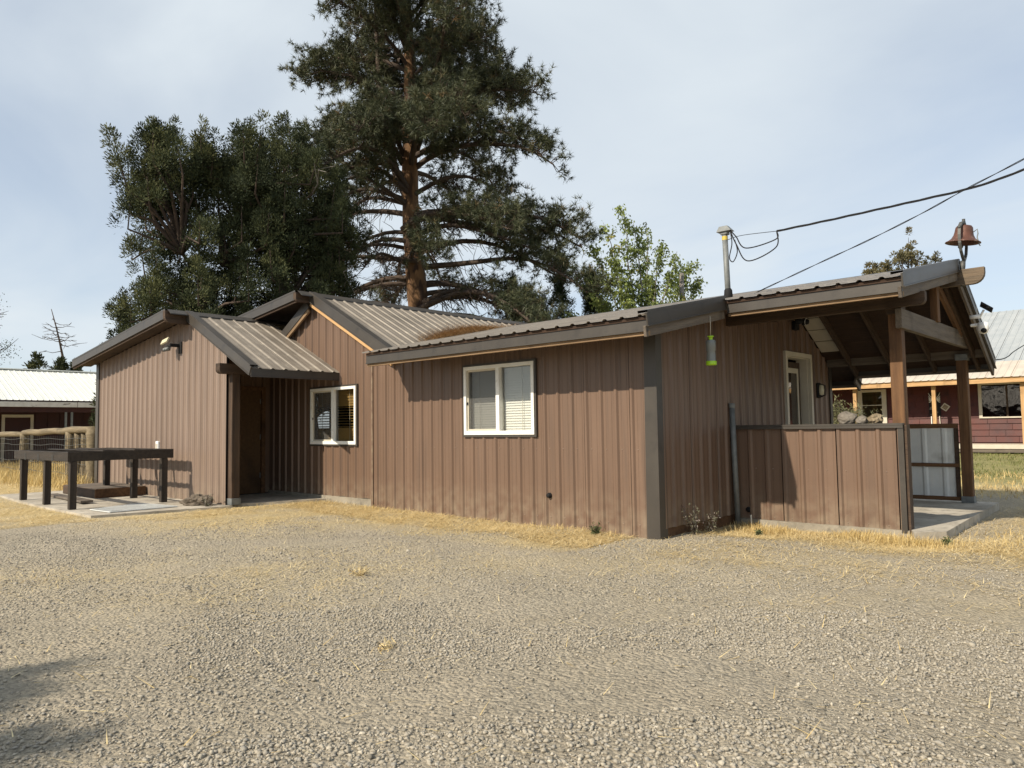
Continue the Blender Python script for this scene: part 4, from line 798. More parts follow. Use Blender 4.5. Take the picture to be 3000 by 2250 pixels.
# red shingled house behind the patio
YH = 31.0; K = 1.55
def hxp(x): return x * K
def hz(z): return 1.3 + (z - 1.3) * K
rh = thing('red_house', (-7.0, 34.0, 0.15), 'dark red shingled house with tan metal roof and raw timber porch posts behind the patio', 'house')
xL, xRt = -18.0, 6.0
ywall = YH + 1.3
rw = box('house_wall', xL, xRt, ywall + 0.03, ywall + 0.2, 0.1, 2.85, M['red'], rh)
crs = 0.232; n_c = 0
wh = (hxp(-3.58), hxp(-2.60), hz(1.40), hz(2.17)); dh = (hxp(-6.32), hxp(-5.64), 0.5, hz(2.2))
sc_ = (ywall / YH)
for r in range(11):
    z0 = hz(0.79) + r * crs; x = -12.4 - (r % 2) * 0.31; 
    while x < 1.2:
        w = 0.62 * random.choice((0.85, 1.0, 1.0, 1.15)); a, b = x + 0.006, x + w - 0.006; x += w
        for hh in (wh, dh):
            h0, h1 = hh[0] * sc_ - 0.05, hh[1] * sc_ + 0.05
            if z0 + crs > hh[2] and z0 < hh[3] and a < h1 and b > h0:
                if a >= h0 and b <= h1: a = b
                elif a < h0: b = min(b, h0)
                else: a = max(a, h1)
        if b - a < 0.05 or n_c > 290: continue
        n_c += 1; t = random.uniform(0, 0.008)
        mo('shingle', [(a, ywall - 0.012 - t, z0), (b, ywall - 0.012 - t, z0), (b, ywall + 0.02, z0 + crs), (a, ywall + 0.02, z0 + crs), (a, ywall + 0.03, z0), (b, ywall + 0.03, z0)], [(0, 1, 2, 3), (4, 5, 1, 0), (0, 3, 4), (1, 5, 2)], M['red'], rw)
csr = 0.36
roof_plane('porch_roof', (0, YH - 0.25, hz(2.30)), (1, 0, 0), (0, 1, csr), xL, xRt, c_(0.0), c_(2.0), M['tan_roof'], 0.1, True, 0.78, rh, True, M['wood_light'])
fb = hz(2.17)
for k in range(8): box('fascia_board', xL + 3 * k + 0.005, xL + 3 * k + 2.995, YH - 0.23, YH - 0.19, fb, hz(2.265), M['wood_light'], rh)
roof_plane('house_roof', (0, YH + 1.65, hz(2.30) + 0.66), (1, 0, 0), (0, 1, 0.42), -7.2, xRt, c_(0.0), c_(7.0), M['grey_roof'], 0.1, True, 0.78, rh, True)
mo('gable_end', [(-7.19, YH + 1.6, 3.0), (-7.19, YH + 8, 3.0), (-7.19, YH + 8, 6.1), (-7.19, YH + 1.7, 3.45)], [(0, 1, 2, 3)], M['red'], rh)
V0 = Vector((-5.05, YH + 3.6, hz(2.30) + 0.66 + 0.42 * 1.95))
for x in (hxp(-6.40), hxp(-4.58), hxp(-2.79), hxp(-0.9), hxp(-8.3)): vpost('porch_post', x, YH + 0.045, 0.13, 0.13, 0.25, fb, M['wood_light'], rh)
box('deck_edge', xL, xRt, YH - 0.15, ywall, hz(0.66), hz(0.76), M['cream'], rh); box('deck_skirt', xL, xRt, YH - 0.12, YH - 0.08, hz(0.575), hz(0.655), M['wood_grey'], rh)
a, b, c, d = wh[0] * sc_, wh[1] * sc_, wh[2], wh[3]
g = Geo(); t = 0.11; yy = ywall - 0.05
g.bx(a - t, a, yy, ywall, c - 0.05, d + t); g.bx(b, b + t, yy, ywall, c - 0.05, d + t); g.bx(a, b, yy, ywall, c - 0.05, c); g.bx(a, b, yy, ywall, d, d + t)
w = g.build('window', M['cream'], rh)
mo('pane', [(a, ywall - 0.025, c), ((a + b) / 2 - 0.03, ywall - 0.025, c), ((a + b) / 2 - 0.03, ywall - 0.025, d), (a, ywall - 0.025, d)], [(0, 1, 2, 3)], M['glass_far'], w); mo('pane', [((a + b) / 2 + 0.03, ywall - 0.025, c), (b, ywall - 0.025, c), (b, ywall - 0.025, d), ((a + b) / 2 + 0.03, ywall - 0.025, d)], [(0, 1, 2, 3)], M['glass_far'], w); box('mullion', (a + b) / 2 - 0.03, (a + b) / 2 + 0.03, ywall - 0.045, ywall - 0.01, c, d, M['wood_dark'], w)
a, b, c, d = dh[0] * sc_, dh[1] * sc_, hz(0.76), hz(2.11)
g = Geo(); t = 0.17
g.bx(a, a + t, yy, ywall, c, d + 0.1); g.bx(b - t, b, yy, ywall, c, d + 0.1); g.bx(a + t, b - t, yy, ywall, d, d + 0.1)
w = g.build('porch_door', M['cream'], rh); mo('pane', [(a + t, ywall - 0.025, c + 0.1), (b - t, ywall - 0.025, c + 0.1), (b - t, ywall - 0.025, d), (a + t, ywall - 0.025, d)], [(0, 1, 2, 3)], M['glass_far'], w); box('rail', a + t, b - t, ywall - 0.04, ywall - 0.015, hz(1.75), hz(1.75) + 0.03, M['cream'], w); box('curtain', a + t, b - t, ywall + 0.0, ywall + 0.015, c + 0.1, d, M['wood_light'], w)
# painted post decoration and plaque
dc = thing('porch_decoration', (hxp(-4.55) * sc_, ywall - 0.03, hz(1.4)), 'tall black board with white wavy rays hung on the red porch wall', 'wall art')
xm = hxp(-4.56) * sc_; zt_ = hz(1.86)
box('board', xm - 0.20, xm + 0.20, ywall - 0.04, ywall - 0.018, hz(1.44), hz(2.04), M['black'], dc)
for s in (-1, 1):
    for k in range(6):
        an = R(-40 + k * 20); P = [Vector((xm + s * (0.05 + 0.15 * q / 4), ywall - 0.05, zt_ + math.tan(an) * 0.14 * q / 4 + 0.02 * math.sin(q * 1.8))) for q in range(5)]
        tube('ray', P, 0.013, M['vinyl'], dc, 5)
tube('stand_leg', [(xm - 0.13, ywall - 0.05, hz(1.44)), (xm - 0.13, ywall - 0.07, hz(0.78))], 0.018, M['vinyl'], dc, 6); tube('hose', [(xm + 0.15, ywall - 0.06, hz(1.44)), (xm + 0.17, ywall - 0.09, hz(1.25)), (xm + 0.26, ywall - 0.09, hz(0.95)), (xm + 0.26, ywall - 0.09, hz(0.78))], 0.018, M['cream'], dc, 6)
for k in range(8): rock('pebble_panel', (xm + random.uniform(-0.15, 0.15), ywall - 0.05, hz(1.48) + k * 0.045), 0.05, 0.02, 0.04, M['stone'], dc, k, 0.3, 0, 1)
dp = thing('diamond_plaque', (hxp(-4.34) * sc_, ywall - 0.03, hz(1.66)), 'small square tile hung as a diamond beside the black rayed board', 'plaque')
W_ = Matrix.Translation((hxp(-4.335) * sc_, ywall - 0.05, hz(1.66))) @ Matrix.Rotation(R(38), 4, 'Y')
for nm, s, th, m_ in (('frame', 0.24, 0.02, M['cream']), ('tile', 0.17, 0.03, M['stone2'])):
    bm = bmesh.new(); bmesh.ops.create_cube(bm, size=1.0); bmesh.ops.scale(bm, vec=(s, th, s), verts=bm.verts); bm_fin(nm, bm, m_, dp, W_)

# ------------------------------------------------------------------ vegetation helpers
def blades(base, length, width, lean, rng_, bend=0.5, segs=2, az=None):
    """thin grass blades as triangle strips; base (n,3); returns V, tri"""
    n = len(base); az = rng_.uniform(0, 2 * np.pi, n) if az is None else az
    d = np.stack([np.cos(az), np.sin(az)], 1); side = np.stack([-d[:, 1], d[:, 0], np.zeros(n)], 1) * (width[:, None] / 2)
    V = []; ks = segs + 1
    for k in range(ks):
        t = k / segs; out = length * (np.sin(lean) * t + bend * 0.35 * t * t * np.sin(lean + 0.5)); up = length * np.cos(lean) * (t - 0.25 * bend * t * t)
        p = base + np.stack([d[:, 0] * out, d[:, 1] * out, up], 1)
        if k < segs: V += [p - side * (1 - 0.5 * t), p + side * (1 - 0.5 * t)]
        else: V += [p]
    nv = 2 * segs + 1; A = np.stack(V, 1).reshape(-1, 3); o = (np.arange(n) * nv)[:, None]; T = []
    for k in range(segs - 1): T += [o + np.array([[2 * k, 2 * k + 1, 2 * k + 3]]), o + np.array([[2 * k, 2 * k + 3, 2 * k + 2]])]
    T += [o + np.array([[2 * segs - 2, 2 * segs - 1, 2 * segs]])]
    return A, np.stack(T, 1).reshape(-1, 3), 2 * segs - 1
def leaves(P, D, L, Wd, rng_, droop=0.0, fold=0.0):
    """diamond shaped leaf / spray quads at P along D"""
    n = len(P); D = D / np.maximum(np.linalg.norm(D, axis=1, keepdims=True), 1e-6)
    r = rng_.normal(size=(n, 3)); S = np.cross(D, r); S /= np.maximum(np.linalg.norm(S, axis=1, keepdims=True), 1e-6)
    L = np.broadcast_to(L, (n,))[:, None]; Wd = np.broadcast_to(Wd, (n,))[:, None]; N = np.cross(D, S)
    tip = P + D * L; mid = P + D * L * 0.45 + N * Wd * fold
    V = np.stack([P, mid - S * Wd / 2, tip, mid + S * Wd / 2], 1).reshape(-1, 3)
    return V, np.arange(4 * n).reshape(n, 4)
def unit(v): return v / np.maximum(np.linalg.norm(v, axis=-1, keepdims=True), 1e-6)
# ------------------------------------------------------------------ pine
def make_pine():
    rg = np.random.default_rng(5); c = np.array([-20.67, 17.38, 0.1])
    R_ = np.array([0.766, 0.643, 0.0]); F_ = np.array([-0.643, 0.766, 0.0])           # crown axes: broadside and along the line to the yard
    root = thing('pine_tree', tuple(c), 'tall ponderosa pine with orange trunk and bare lower limbs behind the house', 'tree')
    def axis(z): return c + R_ * (-0.035 * (z - 4) + 0.10 * math.sin(z * 0.5)) + np.array([0, 0, z])
    H = 21.5
    zs = np.linspace(-0.2, H, 36); rad = 0.46 * (1 - zs / (H + 0.8)) ** 0.80 + 0.02; rad[0] *= 1.3; rad *= 1 + 0.05 * np.sin(zs * 3.1)
    tr = tube('trunk', [axis(z) for z in zs], list(rad), M['bark'], root, 14)
    zl = [4.0, 6, 7.4, 8.6, 9.9, 11.2, 12.2, 13.2, 14.0, 15.8, 17.4, 19.5, 21.5]
    left = [3.6, 3.8, 3.7, 3.6, 3.4, 3.2, 3.7, 3.7, 3.8, 3.9, 3.5, 2.2, 0.5]; right = [4.8, 5.4, 5.8, 5.6, 5.3, 5.0, 4.0, 3.2, 3.3, 3.4, 2.6, 1.7, 0.5]
    gl = Geo(); TP = []; TD = []; limbs = []
    z = 2.6
    while z < H - 0.3:
        z += rg.uniform(0.16, 0.30) if z < 11 else rg.uniform(0.11, 0.20)
        limbs.append((z, rg.uniform(0, 2 * np.pi)))
    for z in np.linspace(5.2, 10.5, 9): limbs += [(z + rg.uniform(-.3, .3), rg.uniform(-0.5, 0.5)), (z + rg.uniform(-.3, .3), np.pi + rg.uniform(-0.6, 0.6))]
    for z, a in limbs:
        ca, sa = math.cos(a), math.sin(a); el = np.interp(z, zl, left); er = np.interp(z, zl, right); Lr = (er if ca > 0 else el) * abs(ca) + 4.0 * abs(sa) * min(1, (H - z) / 6)
        Lr *= rg.uniform(0.72, 1.03)
        if Lr < 0.4: continue
        d0 = R_ * ca + F_ * sa; p0 = axis(z); n = 9; pts = []
        rise = 0.32 if z > 9 else 0.12; drop = -0.30 if z < 12 else 0.02
        sidev = np.cross(d0, [0, 0, 1.0]); wob = rg.uniform(-0.10, 0.10)
        for k in range(n + 1):
            t = k / n; up = Lr * (rise * math.sin(t * 2.0) * 0.8 + (drop - rise * 0.2) * t * t + 0.02 * math.sin(7 * t + z * 3))
            pts.append(p0 + d0 * Lr * t + sidev * Lr * (wob * math.sin(3 * t + z)) + np.array([0, 0, up]))
        r0 = min(0.055 + 0.012 * Lr, 0.12) * (1.0 if z < 12 else 0.8)
        gl.add(*tube_geo(pts, [r0 * (1 - 0.78 * (k / n)) for k in range(n + 1)], 6, False))
        low = z < 10.3; f0 = (0.66 if ca < 0.2 else 0.46) if low else (0.34 if z < 12.5 else 0.12)
        if z < 6.2: f0 = 0.68
        if z > 10.4 and sa < -0.2: f0 = 0.02
        elif z > 7.5 and sa < -0.5: f0 = 0.30
        P = np.array(pts); m = int(Lr * (13 if low else 18)) + 4
        for q in range(m):
            t = rg.uniform(0.15 if low else 0.12, 1.0); fol = t > f0 or rg.random() < 0.05
            i = min(int(t * n), n - 1); p = P[i] * (1 - (t * n - i)) + P[i + 1] * (t * n - i)
            dd = d0 * rg.uniform(0.2, 1.0) + sidev * rg.normal(0, 0.8) + np.array([0, 0, rg.normal(0.18 if fol else -0.25, 0.5)]); dd /= np.linalg.norm(dd)
            tl_ = rg.uniform(0.45, 1.15) * (0.75 + 0.25 * (1 - t)) * (1 if fol else 0.9); e = p + dd * tl_ + np.array([0, 0, 0.12 * tl_ if fol else -0.2 * tl_]); mid = (p + e) / 2 + rg.normal(0, 0.05, 3)
            gl.add(*tube_geo([p, mid, e], [0.018, 0.013, 0.007], 3, False))
            if fol:
                for w in range(rg.integers(4, 8)):
                    s = rg.uniform(0.45, 1.0) if w else 1.0; b = p * (1 - s) + e * s; d2 = unit(dd + rg.normal(0, 0.55, 3) + np.array([0, 0, 0.35])); q2 = b + d2 * rg.uniform(0.06, 0.28); TP.append(q2); TD.append(d2)
    # second leader low in the crown, left of the main stem
    st = [axis(9.5) + R_ * (-1.0 * (1 - math.exp(-k * 0.5))) * 1.35 + np.array([0, 0, k * 1.25]) for k in range(8)]
    gl.add(*tube_geo(st, [0.17 - 0.017 * k for k in range(8)], 8, False))
    lb = gl.build('limbs', M['limb'], root, True); lb['kind'] = 'stuff'
    TP = np.array(TP); TD = np.array(TD); n = len(TP); kN = 16
    P = np.repeat(TP, kN, 0); D = unit(np.repeat(TD, kN, 0) * 0.55 + unit(rg.normal(size=(n * kN, 3))) * 0.95)
    L = rg.uniform(0.15, 0.27, n * kN); S = unit(np.cross(D, rg.normal(size=D.shape))) * 0.0115
    V = np.stack([P - S, P + S, P + D * L[:, None]], 1).reshape(-1, 3); tint = np.repeat(np.clip(rg.normal(0.42, 0.16, n), 0, 0.78) + (rg.random(n) < 0.02) * 0.5, kN)
    cr_ = np_mesh('crown', V, np.arange(3 * n * kN).reshape(-1, 3), M['needle'], root, np.clip(tint, 0, 1)); cr_['kind'] = 'stuff'
    # cones
    ci = rg.choice(n, 260, replace=False); g = Geo()
    for i in ci:
        p = TP[i]; r = 0.05; g.add([p + np.array(v) * r for v in ((0, 0, 1.3), (1, 0, 0), (0, 1, 0), (-1, 0, 0), (0, -1, 0), (0, 0, -1.2))], [(0, 1, 2), (0, 2, 3), (0, 3, 4), (0, 4, 1), (5, 2, 1), (5, 3, 2), (5, 4, 3), (5, 1, 4)])
    k_ = g.build('cones', M['limb'], root); k_['kind'] = 'stuff'
    return n
NT = make_pine()
# ------------------------------------------------------------------ junipers and other evergreens built from upright spires of sprays
def spire_tree(name, c, label, spires, m, seed, trunk_pts=None, trunk_r=0.2, limb_from=None, spray=(0.10, 0.20, 0.045), dens=520, deadw=0, cat='tree', group=None, upw=0.55):
    rg = np.random.default_rng(seed); root = thing(name, tuple(c), label, cat, group); gl = Geo(); Ps = []; Ds = []; Ti = []
    if trunk_pts is not None: tube('trunk', trunk_pts, [trunk_r * (1 - 0.7 * k / (len(trunk_pts) - 1)) for k in range(len(trunk_pts))], M['limb'], root, 10)
    for (b, h, r) in spires:
        b = np.array(b, float); top = b + np.array([rg.normal(0, 0.10 * h), rg.normal(0, 0.10 * h), h])
        if limb_from is not None:
            tp = np.array(limb_from[int(np.argmin([np.linalg.norm(np.array(q) - b) + 1.5 * max(0, q[2] - b[2]) for q in limb_from]))]); md = (tp + b) / 2 + np.array([0, 0, 0.10 * np.linalg.norm(tp - b)]) + rg.normal(0, 0.15, 3)
            gl.add(*tube_geo([tp, md, b, b + (top - b) * 0.7], [0.060, 0.042, 0.026, 0.010], 5, False))
        ncl = max(5, int(11 * h * (r / 0.5)))
        tone = rg.normal(0.45, 0.16)
        for q in range(ncl):
            t = rg.beta(1.1, 1.5); rr = r * (1 - t) ** 0.75 * math.sqrt(rg.random()) * 1.1; a = rg.uniform(0, 2 * np.pi); cc = b + (top - b) * t + np.array([math.cos(a) * rr, math.sin(a) * rr, 0])
            k = int(dens * r * h / ncl * 1.25) + 8; cl = 0.20 * (1 - 0.45 * t) * (r / 0.55) ** 0.5 + 0.03
            d = unit(rg.normal(size=(k, 3)) * np.array([1, 1, 0.8]) + np.array([0, 0, upw]))
            p = cc + d * cl * rg.random((k, 1)) ** 0.6 * np.array([1, 1, 1.5])
            Ps.append(p); Ds.append(unit(d + np.array([math.cos(a), math.sin(a), 0]) * 0.4 + np.array([0, 0, 0.5]))); Ti.append(np.clip(np.full(k, tone + rg.normal(0, 0.17)) + rg.normal(0, 0.1, k), 0, 1))
    P = np.concatenate(Ps); D = np.concatenate(Ds); T = np.concatenate(Ti)
    V, Fq = leaves(P, D, rg.uniform(spray[0], spray[1], len(P)), spray[2] * rg.uniform(0.7, 1.3, len(P)), rg)
    cr_ = np_mesh('crown', V, Fq, m, root, T); cr_['kind'] = 'stuff'
    for q in range(deadw):
        i = rg.integers(0, len(spires)); b = np.array(spires[i][0]); d = unit(rg.normal(size=3) + np.array([0.2, -0.6, 0.5])); pts = [b, b + d * 0.5, b + d * 0.9 + rg.normal(0, 0.12, 3), b + d * 1.3 + rg.normal(0, 0.2, 3)]
        gl2 = Geo(); gl2.add(*tube_geo(pts, [0.022, 0.018, 0.013, 0.006], 4, False)); gl2.add(*tube_geo([pts[1], pts[1] + rg.normal(0, 0.3, 3)], [0.012, 0.005], 4, False)); gl2.build('dead_branch', M['deadwood'], root)
    if gl.V: l_ = gl.build('limbs', M['limb'], root, True); l_['kind'] = 'stuff'
    return len(P)
# big juniper: crown measured along its broad side (s) and height (z)
jc = np.array([-19.5, 12.2, 0.1]); JS = np.array([-0.245, -0.97, 0.0])      # from the trunk out to the heavy side
JN = np.array([-0.97, 0.245, 0.0])
rg = np.random.default_rng(21); sp = []
top_s = [-1.2, -0.4, 0.3, 1.0, 1.7, 2.5, 3.1, 3.8, 4.4, 5.0, 5.5]; top_z = [8.6, 9.6, 10.6, 10.9, 10.2, 10.0, 10.2, 9.8, 9.7, 9.4, 8.2]
for k in range(330):
    s = rg.uniform(-1.0, 4.8); zt = np.interp(s, top_s, top_z); zb_ = 1.6 + 0.10 * abs(s - 1.5) + (1.3 if s > 4.2 else 0); z = rg.uniform(zb_, zt - 1.0); dep = rg.normal(0, 1.0) * (1 - 0.35 * abs(s - 2.6) / 4)
    if 5.0 < z < 5.9 and s > 3.5: continue
    if 6.3 < z < 7.0 and s > 2.9 and rg.random() < 0.6: continue
    sp.append((jc + JS * s + JN * np.clip(dep, -1.6, 1.6) + np.array([0, 0, z]), rg.uniform(0.9, 1.5), rg.uniform(0.42, 0.66)))
for s, z in zip(np.linspace(-0.6, 5.1, 17) + rg.normal(0, 0.12, 17), np.interp(np.linspace(-0.6, 5.1, 17), top_s, top_z) + rg.normal(-0.2, 0.16, 17)): sp.append((jc + JS * s + JN * rg.normal(0, 0.5) + np.array([0, 0, z - 1.5]), rg.uniform(1.4, 1.9), rg.uniform(0.34, 0.48)))
for z in np.linspace(2.6, 8.6, 13): sp.append((jc + JS * (4.75 + 0.35 * math.sin(z * 2.1) - (0.7 if z < 3.8 else 0)) + JN * rg.normal(0, 0.5) + np.array([0, 0, z]), rg.uniform(0.8, 1.2), rg.uniform(0.32, 0.46)))
tj = [jc + JS * s + np.array([0, 0, z]) for s, z in ((0, -0.1), (0.15, 1.5), (0.3, 3.2), (0.8, 5.0), (1.3, 6.8), (1.7, 8.4))]
lf = tj[1:] + [jc + JS * s + np.array([0, 0, z]) for s, z in ((2.2, 3.6), (3.2, 4.4), (2.6, 6.0), (3.7, 6.2))]
for a, b in ((tj[1], lf[5]), (lf[5], lf[6]), (tj[3], lf[7]), (lf[7], lf[8])): pass
NJ = spire_tree('juniper_tree', jc, 'broad dense dark green juniper with many upright tips left of the pine', sp, M['juniper'], 31, tj, 0.34, lf, (0.055, 0.120, 0.027), 1400, 12)
def cone_spires(c, H, R0, n, seed, z0=0.3, rs=(0.25, 0.4)):
    rg = np.random.default_rng(seed); out = []
    for k in range(n):
        t = rg.random() ** 0.9; z = z0 + (H - z0 - 0.6) * t; r = R0 * (1 - t) ** 0.7 * math.sqrt(rg.random()); a = rg.uniform(0, 2 * np.pi); out.append((np.array(c) + np.array([r * math.cos(a), r * math.sin(a), z]), rg.uniform(0.6, 1.1) * min(1, H / 4), rg.uniform(*rs)))
    out.append((np.array(c) + np.array([0, 0, H - 1.0]), 1.1, rs[0])); return out
def stem(c, H): return [np.array(c) + np.array([0.03 * k, 0.02 * k, H * k / 4 * 0.85]) for k in range(5)]
c = (-28.33, 9.86, 0.05); spire_tree('young_juniper', c, 'small pointed evergreen peeping over the wing roof edge', cone_spires(c, 6.2, 1.25, 46, 3), M['juniper'], 41, stem(c, 5.5), 0.16, None, (0.07, 0.15, 0.032), 1000)
c = (-27.7, 10.9, 0.05); spire_tree('young_juniper', c, 'thin open evergreen standing between small evergreen and big juniper', cone_spires(c, 6.6, 0.7, 16, 8), M['juniper'], 42, stem(c, 6), 0.12, None, (0.07, 0.15, 0.032), 1000)
for i, (c, H, r0, lab) in enumerate((((-20.4, 22.0, 0.1), 7.4, 0.85, 'narrow dark arborvitae just right of the pine above the roof'), ((-18.9, 23.4, 0.1), 8.4, 1.0, 'tallest dark arborvitae column between pine and leafy maple'), ((-18.0, 24.4, 0.1), 7.6, 1.0, 'bushy dark arborvitae with drooping side sprays next to the maple'))):
    spire_tree('arborvitae', c, lab, cone_spires(c, H, r0, 60, 60 + i, rs=(0.22, 0.36)), M['arbor'], 70 + i, stem(c, H), 0.12, None, (0.06, 0.14, 0.03), 1100, group='arborvitae row behind the roof')
c = (-7.86, 31.0 + 14, 0.15); c = (-11.4, 45.0, 0.15)
rg = np.random.default_rng(77); sp = []
for k in range(84):
    z = rg.uniform(2.0, 10.0); rr = (3.3 - 0.18 * max(0, z - 5)) * math.sqrt(rg.random()); a = rg.uniform(0, 2 * np.pi); sp.append((np.array(c) + np.array([rr * math.cos(a), rr * math.sin(a), z]), rg.uniform(0.7, 1.2), rg.uniform(0.26, 0.42)))
sp.append((np.array(c) + np.array([0.2, 0, 10.4]), 1.5, 0.3))
lf = [np.array(c) + np.array([0, 0, z]) for z in (3, 5, 7, 9)]
M['sparse'] = leafmat('olive_sprays', [(0.07, 0.065, 0.035), (0.12, 0.11, 0.055), (0.16, 0.12, 0.05)], 0.65, 0.06)
spire_tree('sparse_juniper', c, 'sparse olive juniper showing above the patio roof left of the bell', sp, M['sparse'], 78, stem(c, 10), 0.2, lf, (0.10, 0.20, 0.06), 620)
# leafy maple behind the roof
def make_maple():
    rg = np.random.default_rng(9); c = np.array([-13.4, 21.1, 0.1]); RX = np.array([0.845, 0.535, 0]); RY = np.array([-0.535, 0.845, 0])
    root = thing('maple_tree', tuple(c), 'young light green maple with cut stubs rising behind the low roof', 'tree'); g = Geo(); P = []; D = []; T = []
    tube('trunk', [c, c + np.array([0.05, 0, 1.5]), c + np.array([0, 0.05, 3.2])], [0.17, 0.14, 0.11], M['limb'], root, 10)
    tips = [(-1.65, 6.5), (-1.35, 7.4), (-0.95, 8.0), (-0.55, 8.6), (-0.15, 8.2), (0.15, 8.75), (0.45, 7.2), (0.85, 6.9), (1.35, 7.0), (1.5, 6.2), (2.1, 5.2), (-2.05, 5.2), (-1.9, 4.3), (0.2, 6.2), (-0.6, 6.6), (1.0, 5.4), (-1.1, 5.4), (1.7, 4.6), (0.5, 5.2), (-0.3, 5.2), (-1.5, 3.8), (0.9, 4.3), (-0.7, 4.3), (0.1, 4.2), (1.4, 3.9)]
    for i, (x, z) in enumerate(tips):
        x = x * 1.28; y = rg.normal(0, 0.7); b = c + np.array([0, 0, 2.2 + 0.35 * rg.random()]); e = c + RX * x + RY * y + np.array([0, 0, z]); pts = []
        for k in range(8):
            t = k / 7; pts.append(b + (e - b) * np.array([t ** 1.25, t ** 1.25, t]) + rg.normal(0, 0.04, 3))
        g.add(*tube_geo(pts, [0.055 * (1 - 0.88 * k / 7) for k in range(8)], 5, False)); A = np.array(pts); tone = rg.uniform(0.15, 0.5) + (0.25 if z < 5.6 and rg.random() < 0.5 else 0)
        for q in range(48):
            t = rg.uniform(0.22, 1.0); u = t * 7; k = min(int(u), 6); p = A[k] * (1 - u + k) + A[k + 1] * (u - k); a = rg.uniform(0, 2 * np.pi); rr = rg.uniform(0.05, 0.36) * (1.1 - 0.5 * t); cc = p + np.array([math.cos(a) * rr, math.sin(a) * rr, rg.uniform(-0.1, 0.12)])
            n = 21; P.append(cc + rg.normal(0, 0.085, (n, 3))); D.append(unit(np.stack([rg.normal(0, 0.7, n), rg.normal(0, 0.7, n), rg.normal(-0.75, 0.4, n)], 1))); T.append(np.clip(tone + rg.normal(0, 0.12) + rg.normal(0, 0.08, n) + (0.4 if rg.random() < 0.03 else 0), 0, 1))
    for x, z0, z1 in ((0.28, 3.6, 6.0), (1.2, 3.6, 6.3)):
        g.add(*tube_geo([c + RX * (x * 0.55) + np.array([0, 0, z0 - 1.2]), c + RX * x + np.array([0, 0, z0]), c + RX * (x + 0.08) + np.array([0, 0, z1])], [0.09, 0.085, 0.075], 8))
    P = np.concatenate(P); D = np.concatenate(D); V, Fq = leaves(P, D, rg.uniform(0.09, 0.16, len(P)), rg.uniform(0.05, 0.085, len(P)), rg, fold=0.2)
    a = np_mesh('crown', V, Fq, M['maple'], root, np.concatenate(T)); a['kind'] = 'stuff'; l_ = g.build('limbs', M['deadwood'], root, True); l_['kind'] = 'stuff'
make_maple()
# bare and far trees on the left
def bare_tree(name, c, H, label, seed, lean=-0.08, foliage=None):
    rg = np.random.default_rng(seed); c = np.array(c, float); root = thing(name, tuple(c), label, 'tree'); side = np.array([-0.27, 0.96, 0]) 
    pts = [c + side * (lean * H * (k / 9) ** 2) + np.array([0, 0, H * k / 9]) for k in range(10)]; tube('trunk', pts, [0.24 * (1 - 0.9 * k / 9) for k in range(10)], M['limb'], root, 7); g = Geo(); Ps = []; A = np.array(pts)
    for q in range(46):
        t = rg.uniform(0.2, 0.95); u = t * 9; k = min(int(u), 8); p = A[k] * (1 - u + k) + A[k + 1] * (u - k); L = H * 0.27 * (1.12 - t) * rg.uniform(0.35, 1.0) + 0.3; sg = rg.choice((-1, 1)); d = unit(side * sg * rg.uniform(0.5, 1) + np.array([0.96, 0.27, 0]) * rg.normal(0, 0.5) + np.array([0, 0, rg.normal(0.0, 0.18)]))
        e = p + d * L + np.array([0, 0, 0.10 * L]); m = (p + e) / 2 + np.array([0, 0, -0.10 * L]); g.add(*tube_geo([p, m, e], [0.045, 0.028, 0.012], 4, False)); 
        for w in range(3): s = rg.uniform(0.4, 1); b = m * (1 - s) + e * s; g.add(*tube_geo([b, b + d * 0.35 * L * rg.uniform(0.4, 1) + rg.normal(0, 0.16 * L, 3)], [0.025, 0.010], 3, False))
        Ps.append(e)
    l_ = g.build('branches', M['limb'], root); l_['kind'] = 'stuff'
    if foliage:
        P = np.concatenate([p + rg.normal(0, 0.35, (170, 3)) for p in Ps if rg.random() < foliage]); V, Fq = leaves(P, unit(rg.normal(size=P.shape)), 0.12, 0.05, rg); a = np_mesh('crown', V, Fq, M['juniper'], root, rg.random(len(P))); a['kind'] = 'stuff'
bare_tree('dead_tree', (-67.3, 19.6, 0.0), 11.4, 'bare leaning dead tree beyond the white barn roof', 4, lean=-0.16)
bare_tree('half_dead_tree', (-54.5, 10.5, 0.0), 11.0, 'half dead dark tree cut by the picture edge beyond the barn', 6, 0.03, 0.45)
for c, H, r0, lab, sd_ in (((-58.2, 14.75, 0.0), 6.7, 1.2, 'small round bush top showing over the barn ridge', 90), ((-62.6, 17.4, 0.0), 7.0, 1.5, 'dark bush at the foot of the dead tree', 91), ((-62.6, 18.4, 0.0), 6.7, 1.0, 'low dark bush right of the dead tree foot', 92)):
    spire_tree('far_bush', c, lab, cone_spires(c, H, r0, 34, sd_, rs=(0.35, 0.55)), M['juniper'], sd_, stem(c, H), 0.15, None, (0.14, 0.26, 0.09), 160, cat='bush')
